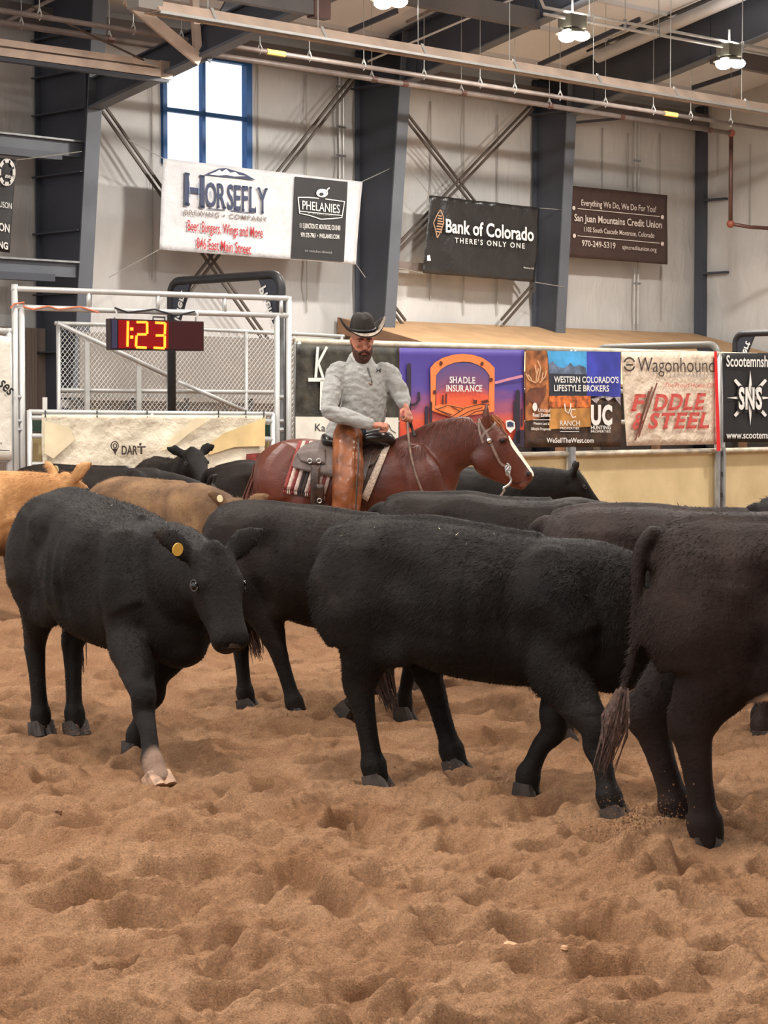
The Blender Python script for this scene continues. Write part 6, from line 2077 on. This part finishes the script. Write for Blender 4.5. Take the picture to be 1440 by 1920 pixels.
# -- body (skin): head, neck, hidden torso core, arms and hands in one surface
shR, shL = hp(632, 703, -.06), hp(728, 703, .05)
elR, wrR, haR = hp(622, 772, -.27), hp(697, 796, -.34), hp(716, 796, -.345)
elL, wrL, haL = hp(752, 742, .01), hp(760, 762, -.13), hp(764, 773, -.165)
def build_body():
    B = Blob()
    rows = []
    for (u, f0, f1, w) in ((-.135, -.01, .075, .030), (-.115, -.05, .092, .052), (-.08, -.075, .097, .066), (-.04, -.088, .095, .072), (0, -.095, .096, .076), (.04, -.10, .098, .078), (.08, -.095, .088, .073), (.11, -.07, .06, .055), (.125, -.03, .02, .025)):
        c, r = (f0 + f1) / 2, (f1 - f0) / 2
        rows.append([HH(c + r * math.cos(h), w * math.sin(h), u) for h in np.linspace(0, 2 * math.pi, 20, False)])
    B.rings(rows)
    B.limb([(*HH(.093, 0, .02), .012, .012), (*HH(.108, 0, -.008), .014, .014), (*HH(.118, 0, -.03), .017, .018), (*HH(.104, 0, -.04), .012, .018)], side=HA[1], sub=3, seg=10)   # nose
    B.ell(HH(.09, 0, .035), (.014, .055, .014), HA)           # brow
    for s in (1, -1):
        B.ell(HH(.075, s * .04, -.02), (.022, .02, .018), HA)
        B.ell(HH(-.005, s * .078, -.01), (.02, .012, .032), HA)
    B.ell(HH(.088, 0, -.075), (.018, .026, .009), HA)
    nb = hp(684, 690, .0)
    B.limb([(*HH(-.02, 0, -.08), .058, .058), (*((HH(-.02, 0, -.08) + nb) / 2), .055, .058), (*nb, .065, .075)], sub=4)
    pel = hp(665, 806, 0)
    B.limb([(*nb, .06, .09), (*(hp(680, 712, .0)), .10, .18), (*hp(676, 750, 0), .10, .16), (*pel, .11, .15)], side=(.94, .35, 0), sub=4)
    for (a, b, c, d) in ((shR, elR, wrR, haR), (shL, elL, wrL, haL)):
        B.limb([(*a, .05, .05), (*b, .04, .04), (*c, .026, .03), (*((c * .4 + d * .6)), .026, .032)], sub=4)
    # fists: palm and curled fingers, thumb from the side of the palm
    for (w, hnd, fwd, up, dirn) in ((wrR, haR, haR - wrR, np.array([0, -.35, .9]), 1), (wrL, haL, haL - wrL, np.array([.5, -.4, .7]), -1)):
        X = frame_axes(fwd, up)
        Q = lambda a, b, c: w + X.T @ (np.array([a, b, c]) * np.array([1.1, 1.15, 1.3]))
        B.limb([(*Q(0, 0, 0), .024, .026), (*Q(.04, 0, 0), .020, .036), (*Q(.085, 0, 0), .018, .040)], side=X[1], sub=3)
        for k, (yo, ln) in enumerate(((.030, .92), (.010, 1.0), (-.011, .95), (-.030, .78))):
            z1 = -.006
            B.limb([(*Q(.080, yo, z1), .011, .0105), (*Q(.080 + .036 * ln, yo, -.004), .0105, .010), (*Q(.080 + .040 * ln, yo, -.030), .0100, .0095), (*Q(.080 + .014, yo, -.046 * ln), .0092, .009), (*Q(.062, yo, -.036), .0085, .0085)], side=X[1], sub=3, seg=10)
        B.limb([(*Q(.03, .034 * dirn, -.004), .014, .013), (*Q(.058, .052 * dirn, -.012), .0125, .012), (*Q(.085, .046 * dirn, -.030), .011, .011), (*Q(.105, .028 * dirn, -.044), .0095, .0095)], side=X[2], sub=3, seg=10)
    return B.union(.0062, 2)
bV, bF = build_body()
place_mesh('body', bV, bF, m_skin, rider, hxf)
# -- pullover
def build_sweater():
    B = Blob()
    sv = (.94, .35, 0)
    B.limb([(*hp(683, 676, .01), .075, .075), (*hp(682, 690, .01), .105, .15), (*hp(680, 704, .01), .135, .225), (*hp(678, 730, .005), .155, .235), (*hp(674, 760, 0), .165, .235), (*hp(670, 790, 0), .165, .235),
            (*hp(668, 806, 0), .165, .245), (*hp(667, 815, 0), .15, .235)], side=sv, sub=5, seg=24)
    B.limb([(*hp(645, 692, -.03), .075, .075), (*shR, .092, .088), (*((shR + elR) / 2 + (-.015, -.01, 0)), .083, .082), (*elR, .072, .07), (*(elR * .55 + wrR * .45), .066, .064), (*(elR * .12 + wrR * .88), .05, .048), (*(wrR + (0.01, 0, 0)), .044, .042)], sub=5, seg=16)
    B.limb([(*hp(715, 692, .03), .075, .075), (*shL, .092, .088), (*((shL + elL) / 2 + (.012, 0, 0)), .08, .08), (*elL, .070, .07), (*(elL * .5 + wrL * .5), .062, .06), (*(elL * .1 + wrL * .9), .046, .046)], sub=5, seg=16)
    B.limb([(*hp(640, 795, -.05), .10, .16), (*hp(632, 812, -.02), .10, .17), (*hp(628, 824, -.0), .085, .16)], side=(0, 1, 0), sub=4)
    # folds
    g = np.random.default_rng(3)
    for (a, b, r) in (((612, 745), (650, 770), .02), ((618, 760), (640, 785), .02), ((640, 775), (690, 780), .018), ((735, 715), (752, 735), .018), ((738, 735), (765, 752), .02), ((735, 750), (760, 762), .016)):
        pa, pb = hp(*a, -.33), hp(*b, -.36)
    V, Fc = B.union(.010, 3)
    # cloth wrinkles: displaced along a crude normal (away from the middle of the trunk or arm)
    V = V.copy()
    d = smoothnoise(V[:, 0] * 1.0 + V[:, 2] * .7, V[:, 2] * 1.6 + V[:, 1], .07, 51) * .007 + smoothnoise(V[:, 0] + V[:, 1], V[:, 2] * 2.2, .045, 52) * .005
    me = mesh_from(V, [list(f) for f in Fc], 'tmp')
    nr = np.zeros(len(V) * 3); me.vertices.foreach_get('normal', nr) if False else None
    nrm = np.array([v.normal[:] for v in me.vertices]); bpy.data.meshes.remove(me)
    V += nrm * d[:, None]
    return V, Fc
swV, swF = build_sweater()
pull = place_mesh('pullover', swV, swF, m_sweater, rider, hxf)
swB = BVHTree.FromPolygons([Vector(v) for v in swV], [list(f) for f in swF])
def on_sweater(px, py, off=.006):
    p = hp(px, py)
    r = swB.ray_cast(Vector((p[0], -1.5, p[2])), Vector((0, 1, 0)), 3)
    return np.array(r[0]) + np.array([0, -off, 0]) if r[0] is not None else None
def strip_on_sweater(pts, w, mat, name, off=.005):
    Q = [on_sweater(*p, off) for p in pts]; Q = [q for q in Q if q is not None]
    mb = MB(); mb.tube(catmull(Q, 4) if len(Q) > 2 else Q, w, 6); mb_local(mb, name, mat, pull, hxf)
strip_on_sweater([(690, 690), (694, 704), (698, 718)], .006, M('dark_placket', (92, 90, 88), .8), 'placket')
strip_on_sweater([(692, 718), (698, 722)], .010, M('leather_patch', (140, 118, 100), .6), 'placket_patch')
strip_on_sweater([(628, 704), (640, 712), (644, 735), (640, 765)], .0035, M('sweater_seam', (142, 139, 134), .9), 'sleeve_seam')
# chest logo: two crossing arcs
for pts in ([(706, 692), (710, 695), (714, 692)], [(706, 698), (710, 695), (714, 698)], [(707, 692), (707, 698)], [(713, 692), (713, 698)]):
    strip_on_sweater(pts, .0035, m_black, 'chest_logo', .005)
# collar of pullover and shirt collar: bands around the neck, lower at the throat
def band(name, mat, parent, rows):
    B = Blob(); R = []
    for (u, r, drop) in rows:
        R.append([HH(-.015 + r * 1.02 * math.cos(h), r * math.sin(h), u - drop * max(0, math.cos(h)) ** 1.5) for h in np.linspace(0, 2 * math.pi, 28, False)])
    B.rings(R); V, Fc = B.union(.007, 2); place_mesh(name, V, Fc, mat, parent, hxf)
band('shirt_collar', m_shirt, rider, [(-.102, .060, .045), (-.104, .066, .047), (-.125, .070, .045), (-.16, .078, .03), (-.18, .075, .01)])
band('pullover_collar', m_sweater, rider, [(-.122, .070, .065), (-.122, .080, .067), (-.14, .086, .060), (-.17, .098, .03), (-.20, .108, .0), (-.22, .10, .0)])
# -- legs: chaps over jeans, boots
def build_leg(s):
    B = Blob()
    hipj = np.array([-.21, s * .16, 1.52]); kn = np.array([-.205, s * .37, 1.12]); an = np.array([-.235, s * .40, .74])
    B.limb([(-.24, s * .06, 1.545, .11, .10), (*hipj, .125, .115), (*((hipj + kn) / 2 + (0, s * .025, 0)), .128, .115), (*kn, .128, .10), (*((kn + an) / 2), .118, .09), (*(an + (0, 0, .04)), .12, .085), (*(an - (0, 0, .02)), .118, .085)], sub=5, seg=20)
    V, Fc = B.union(.011, 3)
    d = smoothnoise(V[:, 0] * 1.3, V[:, 2] * 1.8 + V[:, 1], .10, 61) * .008
    V = V + np.stack([d * .5, d * s, d * 0], 1)
    place_mesh('chaps', V, Fc, m_chaps, rider, hxf)
    B = Blob()
    B.limb([(*(an + (0, 0, .05)), .06, .055), (*(an - (0, 0, .06)), .055, .05), (*(an + (-.01, 0, -.10)), .055, .045), (*(an + (.05, 0, -.125)), .04, .045), (*(an + (.14, 0, -.135)), .032, .045), (*(an + (.20, 0, -.14)), .022, .03)], sub=4)
    V, Fc = B.union(.010, 2)
    place_mesh('boot', V, Fc, m_boot, rider, hxf)
build_leg(-1); build_leg(1)
B = Blob()
B.limb([(-.16, -.16, 1.555, .12, .10), (-.15, 0, 1.585, .15, .12), (-.16, .16, 1.555, .12, .10)], side=(1, 0, 0), sub=4)
V, Fc = B.union(.014, 2); place_mesh('jeans', V, Fc, m_jean, rider, hxf)
# edge strip of the chaps
mb = MB(); mb.tube(catmull([hp(672, 818, -.30), hp(674, 850, -.42), hp(671, 900, -.47), hp(668, 960, -.49)], 5), .008, 6); mb_local(mb, 'chap_edge', m_leather, rider, hxf)
# -- face details
for s in (1, -1):
    mb = MB(); mb.ball(HH(.082, s * .033, .012), (.013, .012, .0055), 10, 8); mb_local(mb, 'eye', m_eye, rider, hxf)
    mb = MB(); mb.tube([HH(.100, s * .012, .030), HH(.102, s * .032, .034), HH(.088, s * .056, .028)], [.006, .007, .004], 6); mb_local(mb, 'eyebrow', m_beard, rider, hxf)
B = Blob()
rows = []
for (u, f0, f1, w) in ((-.160, .02, .078, .026), (-.148, -.01, .098, .046), (-.12, -.03, .106, .062), (-.095, -.035, .104, .071), (-.07, -.03, .098, .0755), (-.04, -.03, .05, .0775), (-.01, -.025, .02, .0785)):
    c, r = (f0 + f1) / 2, (f1 - f0) / 2
    rows.append([HH(c + r * math.cos(h), w * math.sin(h), u) for h in np.linspace(0, 2 * math.pi, 20, False)])
B.rings(rows)
B.limb([(*HH(.095, -.04, -.072), .010, .010), (*HH(.110, -.018, -.056), .011, .012), (*HH(.114, 0, -.053), .010, .010), (*HH(.110, .018, -.056), .011, .012), (*HH(.095, .04, -.072), .010, .010)], side=HA[2], sub=4, seg=10)
V, Fc = B.union(.006, 1); place_mesh('beard', V, Fc, m_beard, rider, hxf)
mb = MB(); mb.tube([HH(.104, -.022, -.076), HH(.110, 0, -.074), HH(.104, .022, -.076)], [.004, .007, .004], 6); mb_local(mb, 'lips', M('lip_skin', (158, 92, 80), .5), rider, hxf)
B = Blob(); B.ell(HH(-.02, 0, .03), (.088, .083, .075), HA); B.ell(HH(-.06, 0, -.03), (.055, .075, .06), HA); V, Fc = B.union(.009, 1); place_mesh('hair', V, Fc, m_beard, rider, hxf)
# -- hat
TA = frame_axes(np.array([.20, -.95, -.20]), (0.02, -.25, 1))
hh0 = HH(.0, 0, .066)
def HT(f, l, u): return hh0 + TA.T @ (np.array([f, l, u]) * 1.12)
hat = empty('cowboy_hat', hxf[:3, 3] + hh0, 'black brown felt cowboy hat with upturned dusty brim on the rider', 'hat')
B = Blob(); rows = []
for (u, rf, rl) in ((-.005, .112, .095), (.03, .110, .094), (.07, .104, .088), (.10, .097, .078), (.118, .088, .064), (.130, .070, .045), (.134, .04, .02)):
    rows.append([HT(rf * math.cos(h), rl * math.sin(h) * (1 - .18 * max(0, math.cos(h)) * (u / .15)), u - (.018 * math.exp(-(math.sin(h) * 2.2) ** 2) if u > .11 else 0)) for h in np.linspace(0, 2 * math.pi, 24, False)])
B.rings(rows); V, Fc = B.union(.007, 2); place_mesh('crown', V, Fc, m_felt, hat, hxf)
mb = MB(); V = []
NA, NR = 48, 7
def brim(h, q, side):
    cs, sn = math.cos(h), math.sin(h)
    r0f, r0l = .104, .090
    r1f, r1l = .185, .205
    f = (r0f + (r1f - r0f) * q) * cs; l = (r0l + (r1l - r0l) * q) * sn
    u = .100 * (abs(sn) ** 2.2) * q ** 1.6 - .016 * (abs(cs) ** 2) * q
    return HT(f, l * (1 - .18 * q * abs(sn)), u - .004 + side * .004)
for side in (1, -1):
    for j in range(NR + 1):
        for i in range(NA):
            V.append(brim(2 * math.pi * i / NA, j / NR, side))
Fc = []
o2 = (NR + 1) * NA
for j in range(NR):
    for i in range(NA):
        i2 = (i + 1) % NA
        Fc.append([j * NA + i, j * NA + i2, (j + 1) * NA + i2, (j + 1) * NA + i])
        Fc.append([o2 + j * NA + i, o2 + (j + 1) * NA + i, o2 + (j + 1) * NA + i2, o2 + j * NA + i2])
for i in range(NA):
    i2 = (i + 1) % NA
    Fc.append([NR * NA + i, NR * NA + i2, o2 + NR * NA + i2, o2 + NR * NA + i])
    Fc.append([i, o2 + i, o2 + i2, i2])
mb.add(V, Fc); mb_local(mb, 'brim', m_felt, hat, hxf)
# dusty top of the brim at the front and right side
mb = MB(); V = []; n1 = 27
for q in (.30, .62, 1.0):
    for i in range(n1):
        V.append(brim(math.radians(-64 + 158 * i / (n1 - 1)), q, 1) + TA[2] * .003)
mb.add(V, [[j * n1 + i, j * n1 + i + 1, (j + 1) * n1 + i + 1, (j + 1) * n1 + i] for j in range(2) for i in range(n1 - 1)])
mb_local(mb, 'dusty_brim', m_dust, hat, hxf, fix=False)
mb = MB(); mb.tube([HT(.113 * math.cos(h), .097 * math.sin(h), .014) for h in np.linspace(0, 2 * math.pi, 33)], .010, 6, cap=False); mb_local(mb, 'hat_band', m_black, hat, hxf)
# ------------------------------------------------------------------ loose bits on the ground
def clod(px, py, r, label, mat, seed):
    c = G(px, py); g = np.random.default_rng(seed)
    c[2] = float(gh(c[0], c[1])) + r * .35
    bm = bmesh.new(); bmesh.ops.create_icosphere(bm, subdivisions=2, radius=1)
    k = g.random(3) * 5
    for v in bm.verts:
        f = 1 + .28 * math.sin(v.co.x * 3 + k[0]) * math.cos(v.co.y * 2.5 + k[1]) + .15 * math.sin(v.co.z * 5 + k[2])
        v.co = v.co * f
    mb = MB(); mb.add([c + np.array(v.co) * r * np.array([1.2, 1, .75]) for v in bm.verts], [[w.index for w in f.verts] for f in bm.faces]); bm.free()
    mb.build('dirt_clod', mat, None, smooth=False, label=label, cat='clod')
m_clod = M('pale_clod', (206, 160, 122), .95, var=.12, vscale=30, bump=.006, bscale=60)
m_clod_d = M('dark_clod', (120, 84, 60), .95, var=.2, vscale=30, bump=.006, bscale=60)
clod(957, 1773, .020, 'pale clod of dirt lying alone in the foreground right of centre', m_clod, 1)
clod(614, 1683, .011, 'small dark clod left of centre in the foreground dirt', m_clod_d, 2)
clod(1058, 1792, .010, 'small pale clod just right of the larger pale clod', m_clod, 3)
clod(110, 1552, .017, 'dark clod at the left below the front left cow', m_clod_d, 4)

def spray(name, centre, size, n, label, seed, up=.5):
    """grains of dirt thrown up by a hoof"""
    g = np.random.default_rng(seed)
    P = np.asarray(centre) + np.abs(g.normal(0, 1, (n, 3))) * np.array([0, 0, size[2]]) * up + g.normal(0, 1, (n, 3)) * np.array([size[0], size[1], 0])
    T = np.array([[1, 1, 1], [1, -1, -1], [-1, 1, -1], [-1, -1, 1]], float)
    r = .001 + .003 * g.random(n) ** 3
    V = (P[:, None, :] + T[None] * r[:, None, None] * (.5 + g.random((n, 4, 1)))).reshape(-1, 3)
    b = np.arange(n)[:, None] * 4
    Fc = np.stack([b + [0, 1, 2], b + [0, 3, 1], b + [0, 2, 3], b + [1, 3, 2]], 1).reshape(-1, 3)
    me = bpy.data.meshes.new(name); me.from_pydata((V - np.asarray(centre)).tolist(), [], Fc.tolist()); me.materials.append(m_dirt)
    o = link_mesh(me, name, None, centre); tag(o, label, 'dirt spray', None, 'stuff')
c = G(1215, 1575); spray('dirt_spray', c, (.13, .10, .16), 1600, 'grains of dirt kicked up behind the nearest cow', 5)
c = G(865, 1470); spray('dirt_spray', c, (.13, .08, .06), 700, 'grains of dirt kicked up by the walking black cow', 6)
c = G(572, 1352); spray('dirt_spray', c, (.10, .08, .06), 600, 'grains of dirt kicked up by the cow behind', 7)
c = G(150, 1372); spray('dirt_spray', c, (.10, .08, .05), 450, 'grains of dirt kicked up by the front left cow', 8)
